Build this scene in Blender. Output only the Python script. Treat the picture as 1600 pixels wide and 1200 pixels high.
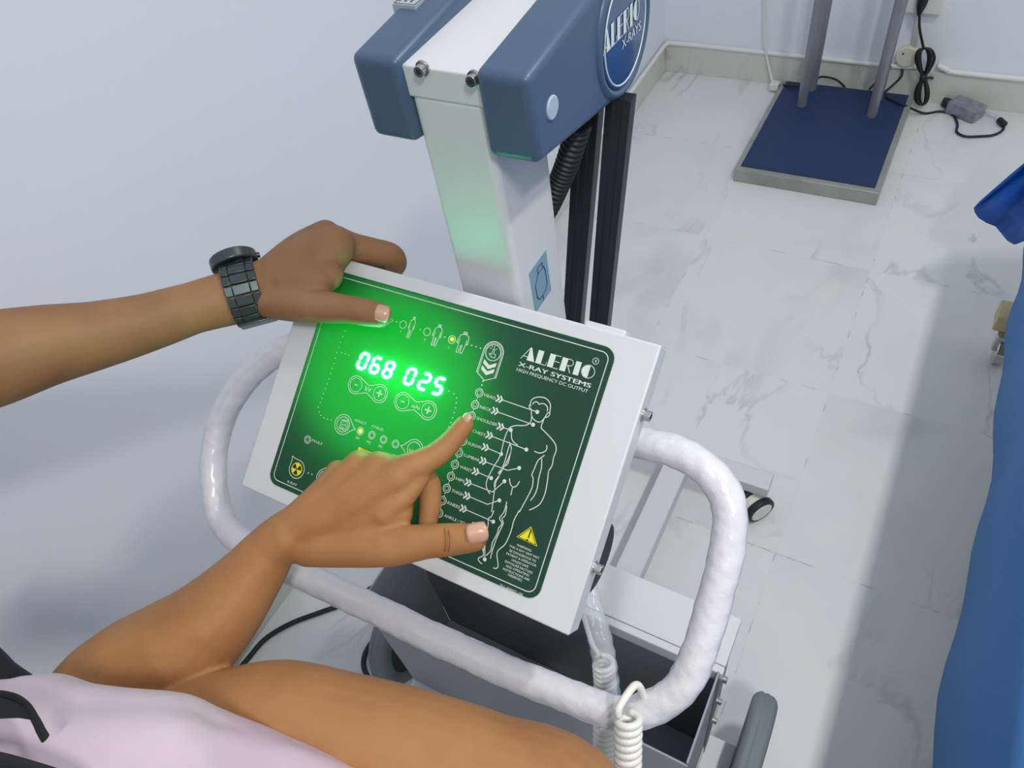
import bpy, bmesh, math, random
from mathutils import Vector, Matrix
random.seed(7)
for o in list(bpy.data.objects): bpy.data.objects.remove(o, do_unlink=True)
sc = bpy.context.scene
COL = sc.collection

# ------------------------------------------------------------------ camera
# world: x = 0 left wall, y = 0 back wall, z = 0 floor (metres)
MC = Matrix(((0.8741787, 0.4656016, -0.1379375), (0.2811641, -0.7168957, -0.6379712), (-0.3959272, 0.5189178, -0.7576054)))
CAM = Vector((1.037467, -2.840952, 1.590106)); FPX = 1155.83
right, down, fwd = MC[0], MC[1], MC[2]
cd = bpy.data.cameras.new('camera'); cam = bpy.data.objects.new('camera', cd); COL.objects.link(cam)
cd.sensor_width = 36; cd.lens = FPX / 1600 * 36; cd.clip_start = 0.02; cd.clip_end = 50
R3 = Matrix((right, -down, -fwd)).transposed()
cam.matrix_world = Matrix.Translation(CAM) @ R3.to_4x4()
sc.camera = cam

# ------------------------------------------------------------------ light
sc.view_settings.view_transform = 'Standard'; sc.view_settings.look = 'None'
sc.view_settings.gamma = 1; sc.view_settings.use_curve_mapping = False
sc.view_settings.exposure = 0.0
w = bpy.data.worlds.new('world'); sc.world = w; w.use_nodes = True
wt_ = w.node_tree; bgn = wt_.nodes['Background']; bgn.inputs[1].default_value = 0.62
wc0 = wt_.nodes.new('ShaderNodeTexCoord'); wsx = wt_.nodes.new('ShaderNodeSeparateXYZ'); wrp = wt_.nodes.new('ShaderNodeValToRGB')   # room light: bright ceiling, dimmer walls
wmr = wt_.nodes.new('ShaderNodeMapRange'); wmr.inputs[1].default_value = -1; wt_.links.new(wc0.outputs['Generated'], wsx.inputs[0]); wt_.links.new(wsx.outputs[2], wmr.inputs[0]); wt_.links.new(wmr.outputs[0], wrp.inputs[0])
wrp.color_ramp.elements[0].position = 0.30; wrp.color_ramp.elements[0].color = (0.34, 0.37, 0.38, 1)
wrp.color_ramp.elements[1].position = 0.85; wrp.color_ramp.elements[1].color = (0.98, 1.06, 1.10, 1)
wt_.links.new(wrp.outputs[0], bgn.inputs[0])
def area(name, loc, sx, sy, power, colr, tgt):
    l = bpy.data.lights.new(name, 'AREA'); l.shape = 'RECTANGLE'; l.size = sx; l.size_y = sy; l.energy = power; l.color = colr
    o = bpy.data.objects.new(name, l); COL.objects.link(o); o.location = loc
    o.rotation_euler = (Vector(tgt) - Vector(loc)).to_track_quat('-Z', 'Y').to_euler(); return o
area('ceiling_lamp_light', (1.62, -1.9, 2.6), 0.09, 0.30, 15.5, (1, 0.99, 0.96), (1.62, -1.9, 0))
area('ceiling_lamp_light', (1.62, -3.2, 2.6), 0.09, 0.30, 15.5, (1, 0.99, 0.96), (1.62, -3.2, 0))

# ------------------------------------------------------------------ measuring helpers (a point seen in the photo, put on a plane of the room)
def ray(px, py): return right * ((px - 800) / FPX) + down * ((py - 600) / FPX) + fwd
def at(px, py, X=None, Y=None, Z=None):
    d = ray(px, py)
    t = (X - CAM.x) / d.x if X is not None else (Y - CAM.y) / d.y if Y is not None else (Z - CAM.z) / d.z
    return CAM + d * t
def W(px, py, dep): return CAM + ray(px, py) * dep
PC = Vector((0.7370, -2.5727, 1.1046)); TILT = 0.60726
PU = Vector((1, 0, 0)); PV = Vector((0, math.cos(TILT), math.sin(TILT))); PN = PU.cross(PV)
PW, PH = 0.340, 0.2309
def hp(px, py, h=0.0):
    d = ray(px, py); t = (PC + PN * h - CAM).dot(PN) / d.dot(PN); return CAM + d * t
def uv(px, py):
    p = hp(px, py) - PC; return (p.dot(PU), p.dot(PV))

# ------------------------------------------------------------------ materials
def lin(c): return tuple(((x / 12.92) if x <= 0.04045 else ((x + 0.055) / 1.055) ** 2.4) for x in c)
MATS = {}
def mat(name, rgb, rough=0.5, metal=0.0, coat=0.0, noise=None, bump=None, emit=None, srgb=True, sss=0, spec=0.5, trans=0):
    if name in MATS: return MATS[name]
    m = bpy.data.materials.new(name); m.use_nodes = True; nt = m.node_tree; b = nt.nodes['Principled BSDF']
    c = lin([x / 255 for x in rgb]) if srgb else rgb
    b.inputs['Base Color'].default_value = (*c, 1); b.inputs['Roughness'].default_value = rough
    b.inputs['Metallic'].default_value = metal; b.inputs['Coat Weight'].default_value = coat
    b.inputs['Specular IOR Level'].default_value = spec
    if sss: b.inputs['Subsurface Weight'].default_value = sss; b.inputs['Subsurface Radius'].default_value = (0.012, 0.004, 0.002)
    tc = nt.nodes.new('ShaderNodeTexCoord')
    if noise:   # (scale, amount, second colour)
        n = nt.nodes.new('ShaderNodeTexNoise'); n.inputs['Scale'].default_value = noise[0]; n.inputs['Detail'].default_value = 5
        nt.links.new(tc.outputs['Object'], n.inputs['Vector'])
        rp = nt.nodes.new('ShaderNodeMapRange'); rp.inputs[1].default_value = 0.35; rp.inputs[2].default_value = 0.7; rp.inputs[4].default_value = noise[1]
        nt.links.new(n.outputs['Fac'], rp.inputs[0])
        mx = nt.nodes.new('ShaderNodeMix'); mx.data_type = 'RGBA'
        mx.inputs[6].default_value = (*c, 1); mx.inputs[7].default_value = (*lin([x / 255 for x in noise[2]]), 1)
        nt.links.new(rp.outputs[0], mx.inputs[0]); nt.links.new(mx.outputs[2], b.inputs['Base Color'])
    if bump:    # (scale, strength, distance)
        n = nt.nodes.new('ShaderNodeTexNoise'); n.inputs['Scale'].default_value = bump[0]; n.inputs['Detail'].default_value = 4
        nt.links.new(tc.outputs['Object'], n.inputs['Vector'])
        bp = nt.nodes.new('ShaderNodeBump'); bp.inputs['Strength'].default_value = bump[1]; bp.inputs['Distance'].default_value = bump[2]
        nt.links.new(n.outputs['Fac'], bp.inputs['Height']); nt.links.new(bp.outputs[0], b.inputs['Normal'])
    if emit: b.inputs['Emission Color'].default_value = (*emit[0], 1); b.inputs['Emission Strength'].default_value = emit[1]
    MATS[name] = m; return m
def N(nt, t, **k):
    n = nt.nodes.new(t)
    for a, v in k.items(): setattr(n, a, v)
    return n
def math_(nt, op, a, b=None, c=None):
    n = nt.nodes.new('ShaderNodeMath'); n.operation = op
    for i, v in enumerate((a, b, c)):
        if v is None: continue
        if isinstance(v, (int, float)): n.inputs[i].default_value = v
        else: nt.links.new(v, n.inputs[i])
    return n.outputs[0]

GX, GY, TS = 1.003671, -1.471283, 0.5      # one grout crossing and the tile size
def marble(name, base, vein, tiles=True, warm=0.0):
    m = bpy.data.materials.new(name); m.use_nodes = True; nt = m.node_tree; b = nt.nodes['Principled BSDF']; L = nt.links.new
    b.inputs['Roughness'].default_value = 0.32; b.inputs['Specular IOR Level'].default_value = 0.35
    tc = N(nt, 'ShaderNodeTexCoord'); sp = N(nt, 'ShaderNodeSeparateXYZ'); L(tc.outputs['Object'], sp.inputs[0])
    ux = math_(nt, 'DIVIDE', math_(nt, 'SUBTRACT', sp.outputs[0], GX), TS); uy = math_(nt, 'DIVIDE', math_(nt, 'SUBTRACT', sp.outputs[1], GY), TS)
    ix = math_(nt, 'FLOOR', ux); iy = math_(nt, 'FLOOR', uy)
    cb = N(nt, 'ShaderNodeCombineXYZ'); L(ix, cb.inputs[0]); L(iy, cb.inputs[1])
    wn = N(nt, 'ShaderNodeTexWhiteNoise'); wn.noise_dimensions = '3D'; L(cb.outputs[0], wn.inputs['Vector'])
    sc_ = N(nt, 'ShaderNodeVectorMath', operation='SCALE'); L(wn.outputs['Color'], sc_.inputs[0]); sc_.inputs['Scale'].default_value = 9
    ad = N(nt, 'ShaderNodeVectorMath', operation='ADD'); L(tc.outputs['Object'], ad.inputs[0]); L(sc_.outputs[0], ad.inputs[1])
    def veins(scale, dist, width, ang, mask_scale):
        mp = N(nt, 'ShaderNodeMapping'); mp.inputs['Rotation'].default_value = (0, 0, ang); mp.inputs['Scale'].default_value = (1, 0.45, 1); L(ad.outputs[0], mp.inputs[0])
        n = N(nt, 'ShaderNodeTexNoise'); n.inputs['Scale'].default_value = scale; n.inputs['Detail'].default_value = 7; n.inputs['Roughness'].default_value = 0.55; n.inputs['Distortion'].default_value = dist
        L(mp.outputs[0], n.inputs['Vector'])
        d = math_(nt, 'ABSOLUTE', math_(nt, 'SUBTRACT', n.outputs['Fac'], 0.5))
        r = N(nt, 'ShaderNodeMapRange'); r.inputs[1].default_value = 0.0; r.inputs[2].default_value = width; r.inputs[3].default_value = 1; r.inputs[4].default_value = 0; L(d, r.inputs[0])
        n2 = N(nt, 'ShaderNodeTexNoise'); n2.inputs['Scale'].default_value = mask_scale; L(ad.outputs[0], n2.inputs['Vector'])
        r2 = N(nt, 'ShaderNodeMapRange'); r2.inputs[1].default_value = 0.45; r2.inputs[2].default_value = 0.66; L(n2.outputs['Fac'], r2.inputs[0])
        return math_(nt, 'MULTIPLY', r.outputs[0], r2.outputs[0])
    v = math_(nt, 'MAXIMUM', math_(nt, 'MULTIPLY', veins(3.0, 0.7, 0.018, -0.9, 3.5), 0.46), math_(nt, 'MULTIPLY', veins(1.6, 0.4, 0.07, -0.7, 2.4), 0.30))
    mx = N(nt, 'ShaderNodeMix', data_type='RGBA'); mx.inputs[6].default_value = (*lin([x / 255 for x in base]), 1); mx.inputs[7].default_value = (*lin([x / 255 for x in vein]), 1); L(v, mx.inputs[0])
    # pale, slightly warm clouds
    n3 = N(nt, 'ShaderNodeTexNoise'); n3.inputs['Scale'].default_value = 4.5; n3.inputs['Detail'].default_value = 3; L(ad.outputs[0], n3.inputs['Vector'])
    r3 = N(nt, 'ShaderNodeMapRange'); r3.inputs[1].default_value = 0.4; r3.inputs[2].default_value = 0.7; r3.inputs[4].default_value = 0.55; L(n3.outputs['Fac'], r3.inputs[0])
    m2 = N(nt, 'ShaderNodeMix', data_type='RGBA'); L(r3.outputs[0], m2.inputs[0]); L(mx.outputs[2], m2.inputs[6])
    m2.inputs[7].default_value = (*lin([min(255, base[0] + 6) / 255, min(255, base[1] + 5) / 255, (base[2] - 6) / 255]), 1)
    out = m2.outputs[2]
    if tiles:
        fx = math_(nt, 'SUBTRACT', ux, ix); fy = math_(nt, 'SUBTRACT', uy, iy)
        e = math_(nt, 'MINIMUM', math_(nt, 'MINIMUM', fx, math_(nt, 'SUBTRACT', 1.0, fx)), math_(nt, 'MINIMUM', fy, math_(nt, 'SUBTRACT', 1.0, fy)))
        g = math_(nt, 'MULTIPLY', math_(nt, 'LESS_THAN', e, 0.0030), 0.75)
        gn = N(nt, 'ShaderNodeTexNoise'); gn.inputs['Scale'].default_value = 22; L(tc.outputs['Object'], gn.inputs['Vector'])
        gr = N(nt, 'ShaderNodeMapRange'); gr.inputs[1].default_value = 0.54; gr.inputs[2].default_value = 0.62; L(gn.outputs['Fac'], gr.inputs[0])
        gm = N(nt, 'ShaderNodeMix', data_type='RGBA'); L(gr.outputs[0], gm.inputs[0]); gm.inputs[6].default_value = (*lin((.86, .87, .85)), 1); gm.inputs[7].default_value = (*lin((.70, .71, .70)), 1)
        m3 = N(nt, 'ShaderNodeMix', data_type='RGBA'); L(g, m3.inputs[0]); L(out, m3.inputs[6]); L(gm.outputs[2], m3.inputs[7]); out = m3.outputs[2]
    if warm:    # rust around the room's corner
        ds = N(nt, 'ShaderNodeVectorMath', operation='DISTANCE'); L(tc.outputs['Object'], ds.inputs[0]); ds.inputs[1].default_value = (0.0, 0.0, 0.075)
        nn = N(nt, 'ShaderNodeTexNoise'); nn.inputs['Scale'].default_value = 30; L(tc.outputs['Object'], nn.inputs['Vector'])
        k = math_(nt, 'ADD', ds.outputs['Value'], math_(nt, 'MULTIPLY', nn.outputs['Fac'], 0.10))
        rr = N(nt, 'ShaderNodeMapRange'); rr.inputs[1].default_value = 0.045; rr.inputs[2].default_value = 0.085; rr.inputs[3].default_value = .9; rr.inputs[4].default_value = 0; L(k, rr.inputs[0])
        m4 = N(nt, 'ShaderNodeMix', data_type='RGBA'); L(rr.outputs[0], m4.inputs[0]); L(out, m4.inputs[6]); m4.inputs[7].default_value = (*lin((.66, .36, .18)), 1); out = m4.outputs[2]
    L(out, b.inputs['Base Color']); return m
M_floor = marble('marble_tiles', (222, 224, 226), (150, 152, 160))
M_skirt = marble('skirting_marble', (214, 214, 208), (170, 168, 160), False, 1.0)
M_wall = mat('wall_paint', (236, 240, 249), 0.75, noise=(2.2, 0.5, (230, 236, 246)), bump=(14, 0.10, 0.01))
M_white = mat('white_powder_coat', (210, 212, 215), 0.38, bump=(900, 0.05, 0.0005))
M_wlab = mat('white_plastic', (228, 228, 224), 0.4)
M_grey = mat('bin_grey_steel', (150, 154, 160), 0.45)
M_dgrey = mat('dark_grey_steel', (128, 134, 140), 0.42)
M_blue = mat('slate_blue_plastic', (70, 92, 118), 0.36, bump=(700, 0.06, 0.0006))
M_navy = mat('navy_emblem', (30, 62, 112), 0.12, coat=0.6)
M_black = mat('black_rubber', (30, 32, 36), 0.5)
M_rod = mat('black_anodised', (34, 38, 42), 0.35, metal=0.2)
M_tire = mat('grey_tyre_rubber', (126, 136, 138), 0.75, bump=(60, 0.2, 0.002))
M_chrome = mat('chrome', (200, 200, 198), 0.18, metal=1.0)
M_pole = mat('galvanised_pole', (148, 152, 160), 0.42, metal=0.5, noise=(20, 0.5, (130, 134, 144)))
M_alu = mat('dull_aluminium', (168, 170, 164), 0.45, metal=0.35, noise=(14, 0.7, (140, 142, 138)))
M_bmat = mat('navy_mat', (26, 46, 88), 0.55, noise=(8, 0.4, (34, 54, 100)))
M_pvc = mat('pvc_white', (232, 232, 228), 0.4)
M_bed = mat('blue_sheet', (66, 124, 188), 0.8, bump=(500, 0.35, 0.001), noise=(6, 0.5, (72, 130, 190)))
M_sheet = mat('bright_blue_vinyl', (8, 84, 178), 0.35)
M_beige = mat('beige_wood', (200, 180, 140), 0.6)
M_wrap = mat('plastic_wrapped_white', (222, 220, 226), 0.25, coat=0.7, bump=(90, 0.4, 0.003))
M_cord = mat('white_cord', (232, 230, 222), 0.38)
M_pink = mat('pink_cotton', (208, 186, 200), 0.85, bump=(9, 0.5, 0.015), noise=(5, 0.6, (202, 172, 188)))
M_dblack = mat('black_fabric', (14, 14, 18), 0.7)
M_watch = mat('gunmetal', (74, 84, 86), 0.3, metal=0.7)
M_wface = mat('watch_dark', (24, 28, 30), 0.2)
def skin(name, a, b_, scale=18):
    m = mat(name, a, 0.58, noise=(scale, 0.8, b_), sss=0.08, spec=0.35); nt = m.node_tree; b = nt.nodes['Principled BSDF']
    tc = N(nt, 'ShaderNodeTexCoord'); v = N(nt, 'ShaderNodeTexVoronoi'); v.inputs['Scale'].default_value = 420; nt.links.new(tc.outputs['Object'], v.inputs['Vector'])
    n = N(nt, 'ShaderNodeTexNoise'); n.inputs['Scale'].default_value = 45; n.inputs['Detail'].default_value = 5; nt.links.new(tc.outputs['Object'], n.inputs['Vector'])
    s = math_(nt, 'ADD', math_(nt, 'MULTIPLY', v.outputs['Distance'], 0.25), n.outputs['Fac'])
    bp = N(nt, 'ShaderNodeBump'); bp.inputs['Strength'].default_value = 0.22; bp.inputs['Distance'].default_value = 0.002
    nt.links.new(s, bp.inputs['Height']); nt.links.new(bp.outputs[0], b.inputs['Normal']); return m
M_skinB = skin('skin_tan', (172, 122, 77), (150, 102, 62))
M_skinA = skin('skin_brown', (156, 114, 78), (132, 94, 64))
M_nail = mat('fingernail', (200, 156, 132), 0.3, coat=0.3)
M_crease = mat('skin_crease', (138, 94, 58), 0.7)
M_white_ink = mat('white_ink', (214, 222, 216), 0.5)
M_yellow = mat('yellow_ink', (228, 222, 20), 0.5)
M_blackink = mat('black_ink', (22, 24, 22), 0.5)
M_led = mat('lit_yellow_led', (200, 220, 20), 0.4, emit=((0.55, 0.8, 0.02), 1.6))
M_digit = mat('green_led_digit', (120, 255, 200), 0.4, emit=((0.03, 1.0, 0.40), 85))
M_sticker = mat('pale_blue_sticker', (128, 160, 178), 0.45)
M_silver = mat('silver_sticker', (186, 194, 202), 0.35, metal=0.3)
# keypad film: dark green, lets the added lamps' green light through from below
def film():
    m = bpy.data.materials.new('keypad_film'); m.use_nodes = True; nt = m.node_tree; b = nt.nodes['Principled BSDF']
    b.inputs['Base Color'].default_value = (*lin((40/255, 72/255, 63/255)), 1); b.inputs['Roughness'].default_value = 0.38; b.inputs['Specular IOR Level'].default_value = 0.4
    t = N(nt, 'ShaderNodeBsdfTranslucent'); t.inputs[0].default_value = (0.02, 0.80, 0.28, 1)
    mx = N(nt, 'ShaderNodeMixShader'); mx.inputs[0].default_value = 0.30
    nt.links.new(b.outputs[0], mx.inputs[1]); nt.links.new(t.outputs[0], mx.inputs[2])
    nt.links.new(mx.outputs[0], nt.nodes['Material Output'].inputs[0]); return m
M_film = film()
def clearplastic():
    m = bpy.data.materials.new('clear_film'); m.use_nodes = True; nt = m.node_tree; b = nt.nodes['Principled BSDF']
    b.inputs['Base Color'].default_value = (.72, .76, .82, 1); b.inputs['Roughness'].default_value = 0.18
    t = N(nt, 'ShaderNodeBsdfTransparent'); t.inputs[0].default_value = (.93, .95, .97, 1)
    n = N(nt, 'ShaderNodeTexNoise'); n.inputs['Scale'].default_value = 60; tc = N(nt, 'ShaderNodeTexCoord'); nt.links.new(tc.outputs['Object'], n.inputs['Vector'])
    bp = N(nt, 'ShaderNodeBump'); bp.inputs['Strength'].default_value = 0.6; bp.inputs['Distance'].default_value = 0.004
    nt.links.new(n.outputs['Fac'], bp.inputs['Height']); nt.links.new(bp.outputs[0], b.inputs['Normal'])
    mx = N(nt, 'ShaderNodeMixShader'); mx.inputs[0].default_value = 0.38
    nt.links.new(t.outputs[0], mx.inputs[1]); nt.links.new(b.outputs[0], mx.inputs[2]); nt.links.new(mx.outputs[0], nt.nodes['Material Output'].inputs[0]); return m
M_clear = clearplastic()

# ------------------------------------------------------------------ mesh helpers
def empty(name, loc, label, cat, group=None):
    o = bpy.data.objects.new(name, None); COL.objects.link(o); o.location = loc; o.empty_display_size = 0.05
    o['label'] = label; o['category'] = cat
    if group: o['group'] = group
    return o
def wm(o):
    m = Matrix.Translation(o.location)
    return wm(o.parent) @ o.matrix_parent_inverse @ m if o.parent else m
def obj(name, bm, m, parent=None, bevel=0, smooth=False, label=None, seg=3, recalc=True):
    if recalc: bmesh.ops.recalc_face_normals(bm, faces=bm.faces[:])
    me = bpy.data.meshes.new(name); bm.to_mesh(me); bm.free()
    for mm in (m if isinstance(m, (list, tuple)) else [m]): me.materials.append(mm)
    o = bpy.data.objects.new(name, me); COL.objects.link(o)
    if parent: o.parent = parent; o.matrix_parent_inverse = wm(parent).inverted()
    if bevel:
        b = o.modifiers.new('bevel', 'BEVEL'); b.width = bevel; b.segments = seg; b.limit_method = 'ANGLE'; b.angle_limit = math.radians(35)
    if smooth or bevel:
        for p in me.polygons: p.use_smooth = True
        if not smooth or smooth == 'auto':
            try: me.set_sharp_from_angle(angle=math.radians(38))
            except Exception: pass
    if label: o['label'] = label
    return o
def thing(o, label, cat, group=None):
    o['label'] = label; o['category'] = cat
    if group: o['group'] = group
    return o
def struct(o, label=None):
    o['kind'] = 'structure'
    if label: o['label'] = label
    return o
def B(): return bmesh.new()
def box(bm, lo, hi, frame=None):
    lo = Vector(lo); hi = Vector(hi); vs = []
    for x in (lo.x, hi.x):
        for y in (lo.y, hi.y):
            for z in (lo.z, hi.z):
                p = Vector((x, y, z)); vs.append(bm.verts.new(frame(p) if frame else p))
    for f in ((0, 1, 3, 2), (4, 6, 7, 5), (0, 4, 5, 1), (2, 3, 7, 6), (0, 2, 6, 4), (1, 5, 7, 3)): bm.faces.new([vs[i] for i in f])
    return bm
def prism(bm, pts, fa, fb):
    """pts 2D outline; fa/fb map (a,b) to the two faces"""
    A = [bm.verts.new(fa(*p)) for p in pts]; Bq = [bm.verts.new(fb(*p)) for p in pts]
    bm.faces.new(A[::-1]); bm.faces.new(Bq)
    for i in range(len(pts)): j = (i + 1) % len(pts); bm.faces.new((A[i], A[j], Bq[j], Bq[i]))
    return bm
def frames(pts):
    T = []
    n = len(pts)
    for i in range(n):
        a = pts[max(i - 1, 0)]; b = pts[min(i + 1, n - 1)]; T.append((b - a).normalized())
    u = T[0].orthogonal().normalized(); out = []
    for t in T:
        u = (u - t * u.dot(t)).normalized(); out.append((t, u, t.cross(u)))
    return out
def tube(bm, pts, r, seg=12, caps=True, up=None, closed=False):
    """r: number, list of numbers or list of (ra, rb); up: direction the second radius follows"""
    pts = [Vector(p) for p in pts]; F = frames(pts); rings = []
    for i, p in enumerate(pts):
        t, u, v = F[i]
        if up is not None:
            v = (up - t * up.dot(t)).normalized(); u = v.cross(t)
        rr = r[i] if isinstance(r, (list, tuple)) else r
        ra, rb = rr if isinstance(rr, (list, tuple)) else (rr, rr)
        rings.append([bm.verts.new(p + u * math.cos(2 * math.pi * k / seg) * ra + v * math.sin(2 * math.pi * k / seg) * rb) for k in range(seg)])
    m = len(rings)
    for i in range(m if closed else m - 1):
        a, b = rings[i], rings[(i + 1) % m]
        for k in range(seg): l = (k + 1) % seg; bm.faces.new((a[k], a[l], b[l], b[k]))
    if caps and not closed: bm.faces.new(rings[0][::-1]); bm.faces.new(rings[-1])
    return bm
def spline(pts, n=8):
    pts = [Vector(p) for p in pts]; P = [2 * pts[0] - pts[1]] + pts + [2 * pts[-1] - pts[-2]]; out = []
    for i in range(1, len(P) - 2):
        for k in range(n):
            t = k / n; a, b, c, d = P[i - 1], P[i], P[i + 1], P[i + 2]
            out.append(0.5 * ((2 * b) + (c - a) * t + (2 * a - 5 * b + 4 * c - d) * t * t + (3 * b - a - 3 * c + d) * t ** 3))
    out.append(pts[-1]); return out
def cyl(bm, p0, p1, r, seg=24, r1=None): return tube(bm, [p0, p1], [r, r if r1 is None else r1], seg)
def helix(a, b, r, turns, n=14, start=0.0):
    a = Vector(a); b = Vector(b); t = (b - a).normalized(); u = t.orthogonal().normalized(); v = t.cross(u); out = []
    N_ = int(turns * n)
    for i in range(N_ + 1):
        k = i / N_; an = start + 2 * math.pi * turns * k; out.append(a.lerp(b, k) + (u * math.cos(an) + v * math.sin(an)) * r)
    return out

# ================================================================== THE ROOM
b = B(); box(b, (0, -4.6, -0.05), (3.6, 0, 0)); struct(obj('floor', b, M_floor), 'white marble floor tiles with grey veins')
b = B(); box(b, (-0.1, -4.6, -0.05), (0, 0.1, 2.8)); struct(obj('wall_left', b, M_wall), 'pale blue-white painted wall at the left')
b = B(); box(b, (0, 0, -0.05), (3.6, 0.1, 2.8)); struct(obj('wall_back', b, M_wall), 'pale blue-white painted wall at the back')
b = B(); box(b, (0.0, -0.010, 0.0), (3.6, 0.0, 0.112)); struct(obj('baseboard_back', b, M_skirt, bevel=0.0015), 'marble skirting tiles, rusty at the corner')
b = B(); box(b, (0.0, -4.6, 0.0), (0.010, -0.010, 0.112)); struct(obj('baseboard_left', b, M_skirt, bevel=0.0015), 'marble skirting tiles along the left wall')

# thin white pipe run on top of the skirting
cond = spline([(0.02, -0.9, 0.118), (0.018, -0.5, 0.118), (0.014, -0.2, 0.118), (0.016, -0.03, 0.120), (0.05, -0.012, 0.120), (0.3, -0.010, 0.120), (0.6, -0.010, 0.119), (0.86, -0.012, 0.12), (0.95, -0.012, 0.128)], 8)
b = B(); tube(b, cond, 0.0085, 10)
thing(obj('conduit_pipe', b, M_pvc, smooth=True), 'white plastic conduit along the skirting top, from corner to round box', 'pipe', 'white conduits on the back wall')
b = B(); tube(b, spline([(1.000, -0.012, 0.140), (1.03, -0.012, 0.128), (1.08, -0.012, 0.120), (1.4, -0.011, 0.12), (2.0, -0.011, 0.12), (2.8, -0.011, 0.12), (3.5, -0.011, 0.12)], 8), 0.0095, 10)
thing(obj('conduit_pipe', b, M_pvc, smooth=True), 'white plastic conduit continuing right of the round box', 'pipe', 'white conduits on the back wall')
jb = at(1418, 86, Y=-0.01)
b = B(); cyl(b, (jb.x, 0.0, jb.z), (jb.x, -0.028, jb.z), 0.036, 28)
j = thing(obj('junction_box', b, mat('ivory_plastic', (224, 222, 200), .45), bevel=0.004), 'round ivory junction box low on the back wall', 'junction box')
b = B(); cyl(b, (jb.x - 0.014, -0.027, jb.z + 0.012), (jb.x - 0.014, -0.030, jb.z + 0.012), 0.003, 10); obj('screw', b, M_black, j)
sk = at(1447, 4, Y=0)
b = B(); box(b, (sk.x - 0.055, -0.040, sk.z - 0.02), (sk.x + 0.055, 0, sk.z + 0.09))
s = thing(obj('wall_socket', b, M_wlab, bevel=0.004), 'white surface socket box on back wall holding a black plug', 'socket')
# vertical conduit from socket to round box
b = B(); tube(b, [(jb.x + 0.012, -0.010, jb.z + 0.03), (sk.x - 0.01, -0.010, sk.z - 0.018)], 0.0095, 10)
thing(obj('conduit_pipe', b, M_pvc, smooth=True), 'short upright white conduit between round box and wall socket', 'pipe', 'white conduits on the back wall')

# white thin cable hanging at the left of the stand
b = B(); tube(b, spline([at(1193, -40, Y=-0.012), at(1194, 30, Y=-0.012), at(1196, 75, Y=-0.02), at(1203, 112, Y=-0.025), at(1209, 132, Z=0.02)], 8), 0.0042, 8)
wc = thing(obj('white_cable', b, M_pvc, smooth=True), 'thin white cable hanging down the back wall beside the stand', 'cable')
p0 = at(1209, 133, Z=0.02)
b = B(); box(b, p0 + Vector((-0.012, -0.022, -0.012)), p0 + Vector((0.022, 0.012, 0.014))); obj('connector', b, M_wlab, wc, bevel=0.003)
b = B(); tube(b, spline([p0 + Vector((.02, 0, 0)), at(1228, 133, Z=0.055), at(1248, 134, Z=0.058), at(1262, 130, Z=0.058)], 8), 0.0042, 8)
thing(obj('black_lead', b, M_black, smooth=True), 'short black lead from the white connector onto the blue plate', 'cable', 'black leads behind the stand')
b = B(); tube(b, spline([at(1272, 124, Z=0.06), at(1285, 120, Z=0.075), at(1305, 124, Z=0.07), at(1318, 134, Z=0.03), at(1322, 142, Z=0.006)], 8), 0.004, 8)
thing(obj('black_lead', b, M_black, smooth=True), 'black lead arching behind the plate between the two poles', 'cable', 'black leads behind the stand')
b = B(); tube(b, spline([at(1358, 140, Z=0.055), at(1375, 122, Z=0.08), at(1392, 104, Z=0.12), at(1407, 103, Z=0.12), at(1409, 118, Z=0.10), at(1395, 133, Z=0.07), at(1380, 146, Z=0.058)], 8), 0.0042, 8)
thing(obj('black_lead', b, M_black, smooth=True), 'black lead looping up right of the right pole', 'cable', 'black leads behind the stand')

# ------------------------------------------------------------------ chest stand on its plate
st = empty('imaging_stand', (0.727, -0.36, 0), 'steel imaging stand with four grey poles on a blue-topped floor plate', 'stand')
b = B(); box(b, (0.497, -0.662, 0.0), (0.958, -0.062, 0.048)); obj('base_plate', b, M_alu, st, bevel=0.003)
b = B(); box(b, (0.513, -0.640, 0.046), (0.940, -0.070, 0.0505)); obj('blue_mat', b, M_bmat, st, label='dark blue mat top')
for (px, py) in ((0.607, -0.222), (0.613, -0.105), (0.848, -0.232), (0.845, -0.120)):
    b = B(); cyl(b, (px, py, 0.0505), (px, py, 2.1), 0.0165, 20); obj('pole', b, M_pole, st, smooth='auto')

# ------------------------------------------------------------------ charger with its bundled black cord
ad = empty('power_adapter', at(1515, 165, Z=0), 'grey power adapter in clear film on the floor, with bundled black cord', 'power adapter')
c0 = at(1490, 153, Z=0.045); c1 = at(1533, 169, Z=0.045); dr = (c1 - c0); dr.z = 0; ln = dr.length; dr.normalize(); sd = Vector((-dr.y, dr.x, 0))
fr = lambda p: c0 + dr * p.x + sd * p.y + Vector((0, 0, p.z - 0.043))
b = B(); box(b, (0, -0.033, 0.0), (ln + .005, 0.033, 0.043), fr); obj('case', b, mat('adapter_grey', (112, 118, 130), .3, coat=.5, noise=(40, .8, (150, 156, 168)), bump=(60, .6, .004)), ad, bevel=0.004)
b = B(); box(b, (-0.030, -0.014, 0.006), (0.0, 0.014, 0.030), fr); obj('plug_end', b, M_black, ad, bevel=0.004)
pl = at(1440, 8, Y=-0.05)
b = B(); tube(b, [pl + Vector((0, 0, 0.05)), pl + Vector((0, -0.006, 0.0)), pl + Vector((0, -0.006, -0.03))], [0.020, 0.015, 0.006], 14); obj('wall_plug', b, M_black, ad, smooth='auto')
c = [pl + Vector((0, -0.006, -0.02)), at(1437, 45, Y=-0.035), at(1443, 75, Y=-0.03)]
b = B(); tube(b, spline(c, 8), 0.0045, 8); obj('cord', b, M_black, ad, smooth=True)
b = B()
def Yp(px, py, y): return at(px, py, Y=y)
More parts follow.
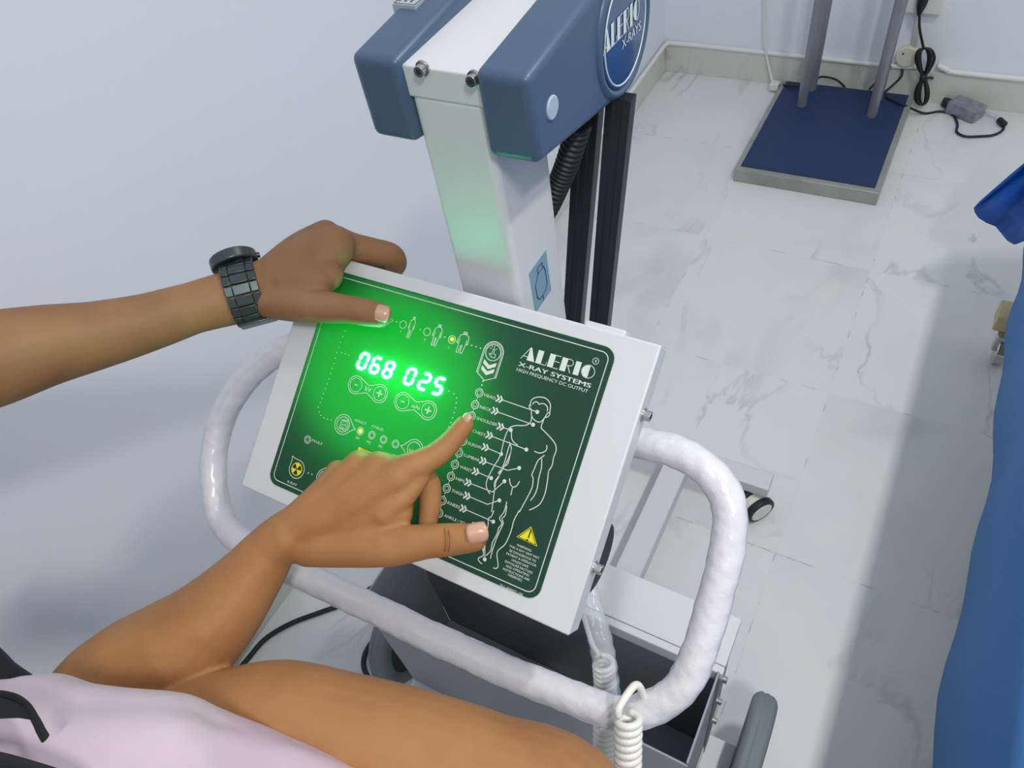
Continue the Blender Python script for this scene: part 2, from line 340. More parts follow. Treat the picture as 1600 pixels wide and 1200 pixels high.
lobe = [(1443, 75), (1455, 78), (1460, 92), (1452, 110), (1442, 122), (1432, 138), (1430, 155), (1437, 163), (1447, 160), (1451, 145), (1446, 124), (1436, 108), (1431, 92), (1434, 80), (1442, 76)]
for k, (sx, yy) in enumerate(((1.0, -0.055), (0.72, -0.070), (0.45, -0.062))):
    tube(b, spline([Yp(1443 + (x - 1443) * sx, y, yy) for x, y in lobe], 5), 0.0045, 8)
cyl(b, Yp(1444, 113, -0.052), Yp(1442, 125, -0.075), 0.012, 12)
obj('cord_bundle', b, M_black, ad, smooth=True)
b = B(); tube(b, spline([Yp(1447, 122, -0.06), at(1457, 122, Z=0.09), at(1468, 130, Z=0.05), at(1478, 141, Z=0.02), fr(Vector((-0.028, 0, 0.02)))], 8), 0.0045, 8); obj('cord', b, M_black, ad, smooth=True)
b = B(); cyl(b, at(1561, 187, Z=0.012), at(1570, 195, Z=0.012), 0.011, 14); obj('connector', b, M_black, ad, bevel=0.003)
b = B(); tube(b, spline([at(1540, 173, Z=0.015), at(1548, 179, Z=0.012), at(1556, 181, Z=0.012), at(1562, 188, Z=0.012)], 6), 0.006, 8); obj('film_tail', b, M_clear, ad, smooth=True)
b = B(); tube(b, spline([at(1569, 196, Z=0.006), at(1566, 204, Z=0.005), at(1552, 211, Z=0.005), at(1530, 213, Z=0.005), at(1508, 213, Z=0.005), at(1495, 206, Z=0.005), at(1496, 194, Z=0.005), at(1489, 180, Z=0.005), at(1470, 174, Z=0.005), at(1445, 177, Z=0.005), at(1425, 170, Z=0.03), at(1410, 163, Z=0.055), at(1385, 152, Z=0.056)], 8), 0.0042, 8)
obj('cord', b, M_black, ad, smooth=True)

# ------------------------------------------------------------------ couch at the right
bed = empty('examination_couch', (1.65, -2.3, 0), 'examination couch under a blue sheet at the right edge', 'couch')
def draped(x0, x1, y0, y1, ztop, zbot, n=60):
    bm = B(); rows = []
    for i in range(n + 1):
        y = y0 + (y1 - y0) * i / n; wv = 0.006 * math.sin(y * 9.0) + 0.004 * math.sin(y * 23 + 1)
        zb = zbot + 0.018 * math.sin(y * 3.1 + 0.8)
        prof = [(x1, zbot), (x1, ztop), (x0 + 0.03, ztop + 0.004), (x0 + 0.010, ztop - 0.006), (x0, ztop - 0.03), (x0 + wv * 0.5, (ztop + zb) / 2), (x0 - 0.002 + wv, zb)]
        rows.append([bm.verts.new((a, y, z)) for a, z in prof])
    for i in range(n):
        for k in range(6): bm.faces.new((rows[i][k], rows[i][k + 1], rows[i + 1][k + 1], rows[i + 1][k]))
    return bm
sh = obj('sheet', draped(1.300, 1.98, -4.2, -1.12, 0.70, 0.36), M_bed, bed, smooth=True)
sm = sh.modifiers.new('s', 'SOLIDIFY'); sm.thickness = 0.004; sm.offset = -1
b = B(); box(b, (1.318, -4.2, 0.56), (1.96, -1.13, 0.69)); obj('mattress', b, mat('mattress_grey', (120, 124, 130), .7), bed, bevel=0.02)
b = B(); box(b, (1.33, -4.15, 0.50), (1.95, -1.16, 0.56)); obj('couch_frame', b, M_alu, bed, bevel=0.004)
for (x, y) in ((1.375, -1.17), (1.90, -1.17), (1.375, -4.0), (1.90, -4.0)):
    b = B(); cyl(b, (x, y, 0.09), (x, y, 0.50), 0.018, 14); lg = obj('leg', b, M_alu, bed, smooth='auto')
    b = B(); box(b, (x - 0.055, y - 0.03, 0.085), (x + 0.03, y + 0.035, 0.135)); obj('leg_block', b, M_beige, lg, bevel=0.003, label='beige block')
    b = B(); cyl(b, (x - 0.03, y - 0.045, 0.035), (x - 0.005, y - 0.045, 0.035), 0.035, 20); box(b, (x - 0.04, y - 0.05, 0.035), (x + 0.01, y - 0.02, 0.086)); obj('castor', b, M_chrome, lg, bevel=0.003)
# raised corner of bright vinyl hanging beyond the couch end
b = B(); rows = []
edge = [(1640, 222, .58), (1600, 255, .50), (1560, 289, .43), (1532, 313, .37), (1523, 323, .345), (1525, 331, .335), (1531, 340, .33), (1541, 346, .325), (1556, 352, .31), (1566, 363, .30), (1577, 376, .295), (1587, 382, .30), (1600, 377, .32), (1640, 358, .38)]
for (px, py, z) in edge:
    e = at(px, py, Z=z); rows.append((e, Vector((1.50, -0.98 + (e.y + 0.98) * 0.6, 0.66))))
for K in range(1):
    g = []
    for e, t in rows:
        g.append([b.verts.new(e.lerp(t, k / 6) + Vector((-0.03, 0, 0.05)) * math.sin(math.pi * k / 6)) for k in range(7)])
    for i in range(len(g) - 1):
        for k in range(6): b.faces.new((g[i][k], g[i][k + 1], g[i + 1][k + 1], g[i + 1][k]))
vn = thing(obj('vinyl_cover', b, M_sheet, smooth=True), 'bright blue vinyl corner hanging out beyond the couch end', 'cover')
sm = vn.modifiers.new('s', 'SOLIDIFY'); sm.thickness = 0.006

# ================================================================== THE X-RAY MACHINE
XC = 0.742
mc = empty('mobile_xray_machine', (XC, -2.35, 0), 'white mobile x-ray machine with blue head and lit green control panel', 'x-ray machine')
# base
b = B(); box(b, (XC - 0.028, -2.42, 0.060), (XC + 0.028, -1.885, 0.110)); obj('base_beam', b, M_white, mc, bevel=0.003)
b = B(); box(b, (XC - 0.209, -1.890, 0.078), (XC + 0.209, -1.842, 0.112)); obj('cross_bar', b, M_white, mc, bevel=0.003)
for s in (-1, 1):
    cx, cy = XC + s * 0.186, -1.888
    ax = Vector((0.80, -0.60, 0)) if s > 0 else Vector((0.85, 0.5, 0)).normalized()
    c_ = Vector((cx, cy, 0.036))
    b = B(); cyl(b, Vector((cx, cy + 0.02, 0.050)), Vector((cx, cy + 0.02, 0.080)), 0.012, 16); cyl(b, c_ - ax * 0.010, c_ + ax * 0.010, 0.031, 28)
    cs = obj('caster', b, mat('cream_plastic', (226, 230, 214), .4), mc, bevel=0.002)
    for k in (-1, 1):
        b = B(); cyl(b, c_ + ax * (0.010 * k), c_ + ax * (0.027 * k), 0.036, 32); tw = obj('tyre', b, M_black, cs, bevel=0.004, label='black rubber tyre')
        b = B(); cyl(b, c_ + ax * (0.024 * k), c_ + ax * (0.0285 * k), 0.027, 32); obj('hub_cap', b, M_wlab, cs, bevel=0.002)
# rear wheels
for s in (-1, 1):
    x0, x1 = ((0.372, 0.414), (1.047, 1.090))[s > 0]; cy, cz, R = -2.482, 0.145, 0.145
    b = B(); prof = []
    lo, hi = min(x0, x1), max(x0, x1)
    xs = [lo, lo + .004, lo + .010, lo + .0135, lo + .015, lo + .0195, lo + .021, lo + .0255, lo + .027, hi - .010, hi - .004, hi]
    rs = [R - .014, R - .006, R - .0015, R, R - .0015, R - .0015, R, R, R - .0015, R - .0015, R - .006, R - .014]
    n = 64; rg = [[b.verts.new((x, cy + math.cos(2 * math.pi * i / n) * r, cz + math.sin(2 * math.pi * i / n) * r)) for i in range(n)] for x, r in zip(xs, rs)]
    rg = [[b.verts.new((lo + .003, cy + math.cos(2 * math.pi * i / n) * (R - .034), cz + math.sin(2 * math.pi * i / n) * (R - .034))) for i in range(n)]] + rg + [[b.verts.new((hi - .003, cy + math.cos(2 * math.pi * i / n) * (R - .034), cz + math.sin(2 * math.pi * i / n) * (R - .034))) for i in range(n)]]
    for a, c in zip(rg, rg[1:] + rg[:1]):
        for i in range(n): k = (i + 1) % n; b.faces.new((a[i], a[k], c[k], c[i]))
    wh = obj('wheel', b, M_tire, mc, smooth=True, label='large grey rubber wheel')
    b = B(); cyl(b, (lo + .006, cy, cz), (hi - .006, cy, cz), R - .033, 48); obj('wheel_disc', b, M_black, wh, bevel=0.003)
    b = B(); box(b, (min(XC + s * .255, (x0, x1)[s < 0]), cy - .03, .08), (max(XC + s * .255, (x0, x1)[s < 0]), cy + .03, .19)); cyl(b, (XC + s * 0.24, cy, cz), ((x0, x1)[s > 0] - s * .002 + (0.004 if s < 0 else 0), cy, cz), 0.014, 20); obj('axle_bracket', b, M_white, wh, bevel=0.002)
# generator housing with white lid, and the open cassette bin in front
b = B(); box(b, (0.488, -2.478, 0.12), (0.998, -2.400, 0.553)); obj('generator_housing', b, M_dgrey, mc, bevel=0.002, label='dark grey housing body')
b = B(); prism(b, [(-2.398, .545), (-2.398, .572), (-2.455, .572), (-2.480, .567), (-2.483, .550), (-2.483, .545)], lambda y, z: (0.484, y, z), lambda y, z: (1.002, y, z)); ld = obj('housing_lid', b, M_white, mc, bevel=0.0015)
b = B(); box(b, (XC - 0.2585, -2.4700, 0.560), (XC + 0.2605, -2.4692, 0.5702)); 
obj('lid_seam', b, M_dgrey, ld)
b = B()
box(b, (0.995, -2.602, 0.22), (0.998, -2.479, 0.570)); box(b, (0.487, -2.605, 0.22), (0.998, -2.602, 0.565)); box(b, (0.487, -2.602, 0.22), (0.490, -2.479, 0.565)); box(b, (0.487, -2.602, 0.22), (0.998, -2.479, 0.223))
obj('cassette_bin', b, M_grey, mc, bevel=0.0008, label='open grey steel cassette bin')
b = B(); box(b, (0.9985, -2.484, 0.14), (1.0015, -2.464, 0.560)); obj('side_bracket', b, M_dgrey, mc)
b = B(); box(b, (0.485, -2.68, 0.195), (1.00, -2.398, 0.219)); obj('rear_tray', b, M_white, mc, bevel=0.003)
def bolt(parent, p, d, r=0.0045, h=0.008, washer=True):
    p = Vector(p); d = Vector(d).normalized(); b = B()
    if washer: cyl(b, p - d * 0.0005, p + d * 0.0014, r * 1.35, 24)
    cyl(b, p, p + d * h, r, 24)
    u = d.orthogonal().normalized(); v = d.cross(u); nf = len(b.faces)
    pts = [(math.cos(math.pi / 3 * i) * r * .55, math.sin(math.pi / 3 * i) * r * .55) for i in range(6)]
    prism(b, pts, lambda a, c: p + d * (h - .0005) + u * a + v * c, lambda a, c: p + d * (h + .0003) + u * a + v * c)
    b.faces.ensure_lookup_table()
    for f in b.faces[nf:]: f.material_index = 1
    return obj('bolt', b, [M_chrome, M_black], parent, bevel=0.0003, label='chrome hex socket bolt')
for z in (0.535, 0.44, 0.345): bolt(mc, (1.0015, -2.474, z), (1, 0, 0), 0.0050, 0.007)
# column
b = B()
prism(b, [(0.7100, -2.4570), (0.7720, -2.4570), (0.7720, -2.378), (0.7100, -2.378)], lambda x, y: (x, y, 0.572), lambda x, y: (x, y, 1.337))
colm = obj('column', b, M_white, mc, bevel=0.006, seg=5)
stick = [at(828, 425, X=.7724), at(854, 393, X=.7724), at(858, 460, X=.7724), at(830, 483, X=.7724)]
y0, y1, z0, z1 = -2.4365, -2.4045, 1.120, 1.168
b = B(); box(b, (.7718, y0, z0), (.7726, y1, z1)); skr = obj('sticker', b, M_sticker, mc, label='pale blue sticker with a black bottle-like outline')
b = B()
def line3(bm, pts, wdt, f, closed=False, h=0.0002):
    """flat stroke in a 2D frame, mitred"""
    n = len(pts); L_ = []; R_ = []
    P = [Vector(p) for p in pts]
    for i in range(n):
        a = P[(i - 1) % n] if (closed or i > 0) else P[i]; c = P[(i + 1) % n] if (closed or i < n - 1) else P[i]
        d1 = (P[i] - a); d2 = (c - P[i]); d1 = d1.normalized() if d1.length > 1e-9 else d2.normalized(); d2 = d2.normalized() if d2.length > 1e-9 else d1
        t = d1 + d2; t = t.normalized() if t.length > 1e-6 else d1; nr = Vector((-t.y, t.x)); k = max(nr.dot(Vector((-d1.y, d1.x))), 0.35)
        L_.append(bm.verts.new(f(*(P[i] + nr * wdt / 2 / k)))); R_.append(bm.verts.new(f(*(P[i] - nr * wdt / 2 / k))))
    for i in range(n if closed else n - 1):
        j = (i + 1) % n; bm.faces.new((L_[i], R_[i], R_[j], L_[j]))
fs = lambda y, z: (.7730, y, z)
ym = (y0 + y1) / 2
line3(b, [(ym - .003, z1 - .012), (ym + .008, z1 - .012), (ym + .010, z1 - .020), (ym + .010, z0 + .014), (ym + .004, z0 + .008), (ym - .006, z0 + .008), (ym - .010, z0 + .014), (ym - .010, z1 - .020)], .0008, fs, True)
line3(b, [(ym - .003, z1 - .012), (ym - .003, z1 - .006), (ym + .006, z1 - .006), (ym + .006, z1 - .012)], .0008, fs)
line3(b, [(ym, z0 + .008), (ym, z0 + .002)], .0008, fs)
obj('sticker_print', b, M_blackink, skr)
kb = at(705, 368, Y=-2.415)
b = B(); cyl(b, (0.712, kb.y, kb.z), (0.697, kb.y, kb.z), 0.0105, 28); obj('side_knob', b, M_black, mc, bevel=0.003, label='dark green-black side knob')
# head: white centre, two blue cheeks
b = B(); prism(b, [(-2.458, 1.334), (-2.458, 1.357), (-2.2, 1.359), (-2.2, 1.30), (-2.37, 1.300)], lambda y, z: (0.7095, y, z), lambda y, z: (0.7735, y, z)); hd = obj('head_centre', b, M_white, mc, bevel=0.0015, seg=3)
for px, py in ((661, 106), (742, 121)): bolt(hd, at(px, py, Y=-2.458), (0, -1, 0), 0.0040, 0.006)
CYD, CZD, CRD = -2.314, 1.3230, 0.052
def cheek(xa, xb, nm):
    pts = [(-2.464, 1.300), (-2.464, 1.363)]
    for i in range(0, 19):
        a = math.radians(90 - i * 10.5); pts.append((CYD + math.cos(a) * CRD, CZD + math.sin(a) * CRD))
    pts = [p for p in pts]
    bm = B(); prism(bm, pts, lambda y, z: (xa, y, z), lambda y, z: (xb, y, z)); return obj('head_cheek', bm, M_blue, mc, bevel=0.006, seg=4, label='slate blue plastic side shell')
ckl = cheek(0.671, 0.7110, 'l'); ckr = cheek(0.7720, 0.8120, 'r')
b = B(); box(b, (0.674, -2.41, 1.3648), (0.7, -2.345, 1.3678)); 
p_a = at(640, 10, Z=1.366)
b = B(); box(b, (p_a.x - .009, p_a.y - .008, 1.3635), (p_a.x + .011, p_a.y + .07, 1.3705)); stl = obj('rating_label', b, M_silver, ckl, label='small silver rating label')
b = B()
for k in range(3): line3(b, [(p_a.x - .006 + k * .005, p_a.y - .003), (p_a.x - .006 + k * .005, p_a.y + .05)], .0012, lambda x, y: (x, y, 1.3709))
line3(b, [(p_a.x - .008, p_a.y - .0065), (p_a.x + .010, p_a.y - .0065), (p_a.x + .010, p_a.y + .065), (p_a.x - .008, p_a.y + .065)], .0007, lambda x, y: (x, y, 1.3709), True)
obj('label_print', b, M_blackink, ckl)
# emblem on the right cheek
b = B(); n = 72
def torus_x(bm, x, cy, cz, R, rx, rr):
    rings = []
    for i in range(n):
        a = 2 * math.pi * i / n; rings.append([bm.verts.new((x + rx * math.sin(2 * math.pi * k / 10), cy + math.cos(a) * (R + rr * math.cos(2 * math.pi * k / 10)), cz + math.sin(a) * (R + rr * math.cos(2 * math.pi * k / 10)))) for k in range(10)])
    for i in range(n):
        for k in range(10): bm.faces.new((rings[i][k], rings[(i + 1) % n][k], rings[(i + 1) % n][(k + 1) % 10], rings[i][(k + 1) % 10]))
torus_x(b, 0.8105, CYD, CZD, 0.0470, .0045, .0040); obj('emblem_surround', b, M_blue, ckr, smooth=True)
b = B(); cyl(b, (0.810, CYD, CZD), (0.8140, CYD, CZD), 0.0430, 72); em = obj('emblem', b, M_navy, ckr, bevel=0.001, label='round glossy navy emblem with white lettering')
b = B(); torus_x(b, 0.8140, CYD, CZD, 0.0400, .0006, .0007); obj('emblem_ring', b, M_white_ink, ckr)
bl = at(862, 168, X=.812)
b = B(); cyl(b, (0.8105, bl.y, bl.z), (0.8135, bl.y, bl.z), 0.0082, 32); obj('screw_cover', b, mat('pale_grey_plastic', (168, 186, 202), .4), ckr, bevel=0.001, label='pale round screw cover')

# --- lettering helpers
def text_mesh(bm, s, f, bold=0.0, width=None, height=None, align='L', shear=0.0):
    """adds text; f maps (x, y) in text units scaled to metres -> world"""
    cu = bpy.data.curves.new('t', 'FONT'); cu.body = s; cu.shear = shear; cu.resolution_u = 3
    o = bpy.data.objects.new('t', cu); me = o.to_mesh()
    xs = [v.co.x for v in me.vertices]; ys = [v.co.y for v in me.vertices]; x0, x1 = min(xs), max(xs)
    cap = 0.72
    k = width / (x1 - x0) if width else height / cap; ky = (height / cap) if height else k
    off = 0 if align == 'L' else -(x1 - x0) / 2 if align == 'C' else -(x1 - x0)
    fo = Vector(f(0, 0)); fn = (Vector(f(1, 0)) - fo).cross(Vector(f(0, 1)) - fo).normalized() * 5e-5
    for ly, sh_ in enumerate((-bold, 0, bold) if bold else (0,)):      # a heavier weight is the outline laid three times, slightly shifted
        vs = [bm.verts.new(Vector(f((v.co.x + sh_ * 1.3 - x0 + off) * k, v.co.y * ky)) + fn * ly) for v in me.vertices]
        for p in me.polygons:
            try: bm.faces.new([vs[i] for i in p.vertices])
            except ValueError: pass
    o.to_mesh_clear(); bpy.data.objects.remove(o); bpy.data.curves.remove(cu)
def fill(bm, pts, f):
    try: bm.faces.new([bm.verts.new(f(*p)) for p in pts])
    except ValueError: pass
def arcpts(cx, cy, r, a0, a1, n_=14, ry=None):
    return [(cx + math.cos(math.radians(a0 + (a1 - a0) * i / n_)) * r, cy + math.sin(math.radians(a0 + (a1 - a0) * i / n_)) * (ry or r)) for i in range(n_ + 1)]
def art_deco(bm, f, W_, H):
    """the word in fat-and-thin display capitals: A L E R I O, in a W_ x H box"""
    t = 0.05 * H; u = W_ / 5.45
    # A
    x = 0; fill(bm, [(x + .50 * u, H), (x + .60 * u, H), (x + 1.05 * u, 0), (x + .45 * u, 0)][::-1], f); line3(bm, [(x, 0), (x + .52 * u, H)], t, f); line3(bm, [(x + .12 * u, .25 * H), (x + .5 * u, .25 * H)], t, f)
    # L
    x = 1.12 * u; fill(bm, [(x, 0), (x + .42 * u, 0), (x + .42 * u, H), (x, H)], f); line3(bm, [(x + .4 * u, t / 2), (x + .80 * u, t / 2)], t, f); line3(bm, [(x + .79 * u, 0), (x + .79 * u, .3 * H)], t * .7, f)
    # E
    x = 2.02 * u; fill(bm, [(x, 0), (x + .42 * u, 0), (x + .42 * u, H), (x, H)], f)
    for yy in (t / 2, H * .52, H - t / 2): line3(bm, [(x + .4 * u, yy), (x + .82 * u, yy)], t, f)
    # R
    x = 2.95 * u; fill(bm, [(x, 0), (x + .42 * u, 0), (x + .42 * u, H), (x, H)], f)
    line3(bm, [(x + .4 * u, H - t / 2)] + arcpts(x + .58 * u, H * .74, .26 * u, 90, -90, 12, H * .24) + [(x + .4 * u, H * .5)], t, f); line3(bm, [(x + .5 * u, H * .5), (x + .80 * u, 0)], t * 1.2, f)
    # I
    x = 3.95 * u; fill(bm, [(x, 0), (x + .40 * u, 0), (x + .40 * u, H), (x, H)], f)
    # O
    cx = 5.0 * u - .05 * u; line3(bm, arcpts(cx, H / 2, .46 * u, 0, 350, 30, H * .5 - t / 2), t, f, True)
    fill(bm, arcpts(cx - .02 * u, H / 2, .44 * u, 90, 270, 16, H * .5), f)
    fill(bm, [(cx - .03 * u, 0), (cx + .06 * u, 0.01 * H), (cx + .06 * u, .99 * H), (cx - .03 * u, H)], f)
b = B(); ex = 0.8145
e0 = at(943, 88, X=ex); e1 = at(999, 28, X=ex)
ey = lambda y, z: None
d2 = Vector((e1.y - e0.y, e1.z - e0.z)); Wd = d2.length; d2.normalize(); q2 = Vector((-d2.y, d2.x))
e_f = lambda o: (lambda x, y: (ex, o.y + d2.x * x + q2.x * y, o.z + d2.y * x + q2.y * y))
art_deco(b, e_f(e0), Wd, 0.017)
e2 = at(972, 78, X=ex); text_mesh(b, 'X-RAYS', e_f(e2), width=Wd * .55, height=0.0075)
obj('emblem_lettering', b, M_white_ink, ckr)

# black support rods behind the column
for (tx, bx) in ((0.7705, 0.7465), (0.8040, 0.7810)):
    pass
def rod(pxt, pyt, pxb, pyb, Y):
    a = at(pxt, pyt, Y=Y); c = at(pxb, pyb, Y=Y); d = (c - a) / (c.z - a.z); top = a + d * (1.275 - a.z); bot = a + d * (0.5725 - a.z)
    bm = B(); u = Vector((1, 0, 0)); v = Vector((0, 1, 0)); r1, r2 = 0.0108, 0.0065
    pr = [(-r1, -r2), (-r1 * .35, -r2), (-r1 * .3, -r2 * .85), (r1 * .3, -r2 * .85), (r1 * .35, -r2), (r1, -r2), (r1, r2), (-r1, r2)]
    prism(bm, pr, lambda p, q: bot + u * p + v * q, lambda p, q: top + u * p + v * q); return obj('support_rod', bm, M_rod, mc, bevel=0.0012, label='black profile rod')
rod(918, 210, 898, 480, -2.325); rod(966, 200, 940, 480, -2.325)
b = B(); box(b, (0.672, -2.400, 0.560), (0.748, -2.312, 0.580)); obj('rod_mount', b, M_white, mc, bevel=0.002)
# ribbed cable conduit
rc = spline([at(905, 195, Y=-2.362), at(888, 250, Y=-2.362), at(872, 290, Y=-2.362), at(850, 335, Y=-2.362), at(820, 380, Y=-2.362), at(790, 430, Y=-2.362)], 26)
b = B(); tube(b, rc, [0.0105 if i % 4 < 2 else 0.0088 for i in range(len(rc))], 16); obj('ribbed_hose', b, M_black, mc, smooth='auto', label='black ribbed hose')
# upper arm going on above the picture, with the column of the arm joint

# --- handle ring (wrapped tube)
ringpx = [(0.845, -2.5045, 1.064), (0.8775, -2.5068, 1.0745), (0.9, -2.5055, 1.0755), (0.9327, -2.504, 1.0784), (0.9607, -2.5102, 1.0735), (0.9812, -2.5244, 1.0624), (0.991, -2.5488, 1.0433), (0.9935, -2.5819, 1.0175), (0.9946, -2.6198, 0.9879), (0.9888, -2.6456, 0.9677), (0.9735, -2.6645, 0.953), (0.9509, -2.6776, 0.9427), (0.912, -2.6821, 0.9392), (0.8518, -2.686, 0.9361), (0.7753, -2.6883, 0.9343), (0.683, -2.6895, 0.9334), (0.6104, -2.691, 0.9322), (0.549, -2.6907, 0.9325), (0.5042, -2.6835, 0.9381), (0.4788, -2.6653, 0.9523), (0.4622, -2.6356, 0.9756), (0.4576, -2.6024, 1.0015), (0.4705, -2.5681, 1.0283), (0.4979, -2.5368, 1.0527), (0.5327, -2.5156, 1.0650), (0.60, -2.505, 1.068)]
rp = spline([Vector(p) for p in ringpx], 14)
F = frames(rp); b = B(); seg = 28; rings = []; s_ = 0.0
rnd = [random.uniform(0, 6.28) for _ in range(12)]
for i, p in enumerate(rp):
    if i: s_ += (rp[i] - rp[i - 1]).length
    t, u, v = F[i]; r_ = []
    smoothpart = s_ > 1.28      # bare tube at the upper left
    for k in range(seg):
        a = 2 * math.pi * k / seg
        hlx = math.sin(s_ * 130 - a * 2 + rnd[0]) * 0.35 + math.sin(s_ * 310 - a * 3 + rnd[1]) * 0.3 + math.sin(s_ * 75 + a * 1 + rnd[2]) * 0.35 + math.sin(s_ * 520 + a * 4 + rnd[3]) * .2
        rad = 0.0133 + (0.0007 * hlx + 0.0007 if not smoothpart else 0)
        r_.append(b.verts.new(p + (u * math.cos(a) + v * math.sin(a)) * rad))
    rings.append(r_)
for a_, c_ in zip(rings, rings[1:]):
    for k in range(seg): l = (k + 1) % seg; b.faces.new((a_[k], a_[l], c_[l], c_[k]))
b.faces.new(rings[0][::-1]); b.faces.new(rings[-1])
hnd = obj('push_handle', b, M_wrap, mc, smooth=True, label='white tube handle wound in clear plastic wrap')

# --- control box
P3 = lambda u_, v_, h=0.0: PC + PU * u_ + PV * v_ + PN * h
MU0, MU1, MV0, MV1, MR = -0.1415, 0.1385, -0.1015, 0.1032, 0.0105
def rrect(u0, u1, v0, v1, r, n_=8):
    return arcpts(u1 - r, v1 - r, r, 0, 90, n_) + arcpts(u0 + r, v1 - r, r, 90, 180, n_) + arcpts(u0 + r, v0 + r, r, 180, 270, n_) + arcpts(u1 - r, v0 + r, r, 270, 360, n_)
b = B(); D = 0.024
# front frame: four bars round the keypad window (one mesh), side walls and back
inner = rrect(MU0 + .0015, MU1 - .0015, MV0 + .0015, MV1 - .0015, MR - .0015)
outer = []
hw, hh = PW / 2, PH / 2
for (iu, iv) in inner:      # push the inner outline out to the box edge
    ku = (iu - (MU0 + MU1) / 2) / ((MU1 - MU0) / 2); kv = (iv - (MV0 + MV1) / 2) / ((MV1 - MV0) / 2)
    m_ = max(abs(ku), abs(kv)); outer.append((max(-hw, min(hw, ku / m_ * hw)), max(-hh, min(hh, kv / m_ * hh))))
co = [(hw, hh), (-hw, hh), (-hw, -hh), (hw, -hh)]
n_in = len(inner); q = n_in // 4
iv_ = [b.verts.new(P3(*p, 0)) for p in inner]; ov_ = [b.verts.new(P3(*p)) for p in co]; ib_ = [b.verts.new(P3(*p, -0.0016)) for p in inner]
for c in range(4):
    arc = list(range(c * q, (c + 1) * q))
    for i in arc[:-1]: b.faces.new((ov_[c], iv_[i], iv_[i + 1]))
    nx = ((c + 1) * q) % n_in; b.faces.new((ov_[c], iv_[arc[-1]], iv_[nx], ov_[(c + 1) % 4]))
for i in range(n_in): j_ = (i + 1) % n_in; b.faces.new((iv_[i], iv_[j_], ib_[j_], ib_[i]))
bk = [b.verts.new(P3(p[0], p[1], -D)) for p in co]
for c in range(4): d_ = (c + 1) % 4; b.faces.new((ov_[c], ov_[d_], bk[d_], bk[c]))
b.faces.new(bk[::-1])
bx = obj('control_box', b, M_white, mc, recalc=True, label='white control box tilted towards the operator')
bv = bx.modifiers.new('b', 'BEVEL'); bv.width = 0.0035; bv.segments = 4; bv.limit_method = 'ANGLE'; bv.angle_limit = math.radians(60)
for p in bx.data.polygons: p.use_smooth = True
bx.data.set_sharp_from_angle(angle=math.radians(50))
b = B(); prism(b, rrect(MU0, MU1, MV0, MV1, MR), lambda u_, v_: P3(u_, v_, 0.0002), lambda u_, v_: P3(u_, v_, 0.0006)); 
flm = obj('keypad_film', b, M_film, bx, label='dark green membrane keypad')
# mounting bits behind the box
b = B(); box(b, (0.105, 0.1135, -0.020), (0.140, 0.1195, -0.0015), lambda p: P3(p.x, p.y, p.z)); obj('rear_tab', b, M_white, bx, bevel=0.002)
b = B(); box(b, (-0.045, -0.02, -0.085), (0.045, 0.10, -0.026), lambda p: P3(p.x, p.y, p.z)); obj('mounting_bracket', b, M_white, bx, bevel=0.002)
b = B()
kc = P3(0.158, -0.060, -0.040); cyl(b, kc - Vector((0.03, 0, 0)), kc + Vector((0.008, 0, 0)), 0.030, 40); obj('adjusting_knob', b, M_black, bx, bevel=0.002, label='black ribbed knob behind the box edge')
for px, py in ((1006, 648), (926, 887)):
    pp = at(px, py, X=PC.x + PW / 2); pp = Vector((PC.x + PW / 2, pp.y, pp.z)); hh_ = (pp - PC).dot(PN)
    vv = (pp - PC).dot(PV); pp = P3(PW / 2, vv, -0.0105); bolt(bx, pp, (1, 0, 0), 0.0042, 0.0065)

# lamps added inside the box, below the film, to imitate the digits' bloom
dc = uv(628, 585)
def lamp(u_, v_, h, e, col_, size=0.004):
    l = bpy.data.lights.new('added_glow_lamp', 'POINT'); l.energy = e; l.color = col_; l.shadow_soft_size = size
    o = bpy.data.objects.new('added_glow_lamp', l); COL.objects.link(o); o.location = P3(u_, v_, h); o.parent = bx; o.matrix_parent_inverse = wm(bx).inverted(); return o
GC = (0.0, 1.0, 0.30)
def glow_lamp(u_, v_, h, sx, sy, e):
    l = bpy.data.lights.new('added_glow_lamp', 'AREA'); l.shape = 'ELLIPSE'; l.size = sx; l.size_y = sy; l.energy = e; l.color = GC
    o = bpy.data.objects.new('added_glow_lamp', l); COL.objects.link(o); m3 = Matrix((PU, -PV, -PN)).transposed(); o.matrix_world = Matrix.Translation(P3(u_, v_, h)) @ m3.to_4x4(); mw = o.matrix_world.copy()
    o.parent = bx; o.matrix_parent_inverse = wm(bx).inverted(); return o
glow_lamp(dc[0], dc[1] - .002, -0.012, .085, .030, 0.075)
glow_lamp(dc[0] - .012, dc[1] - .008, -0.021, .19, .15, 0.52)

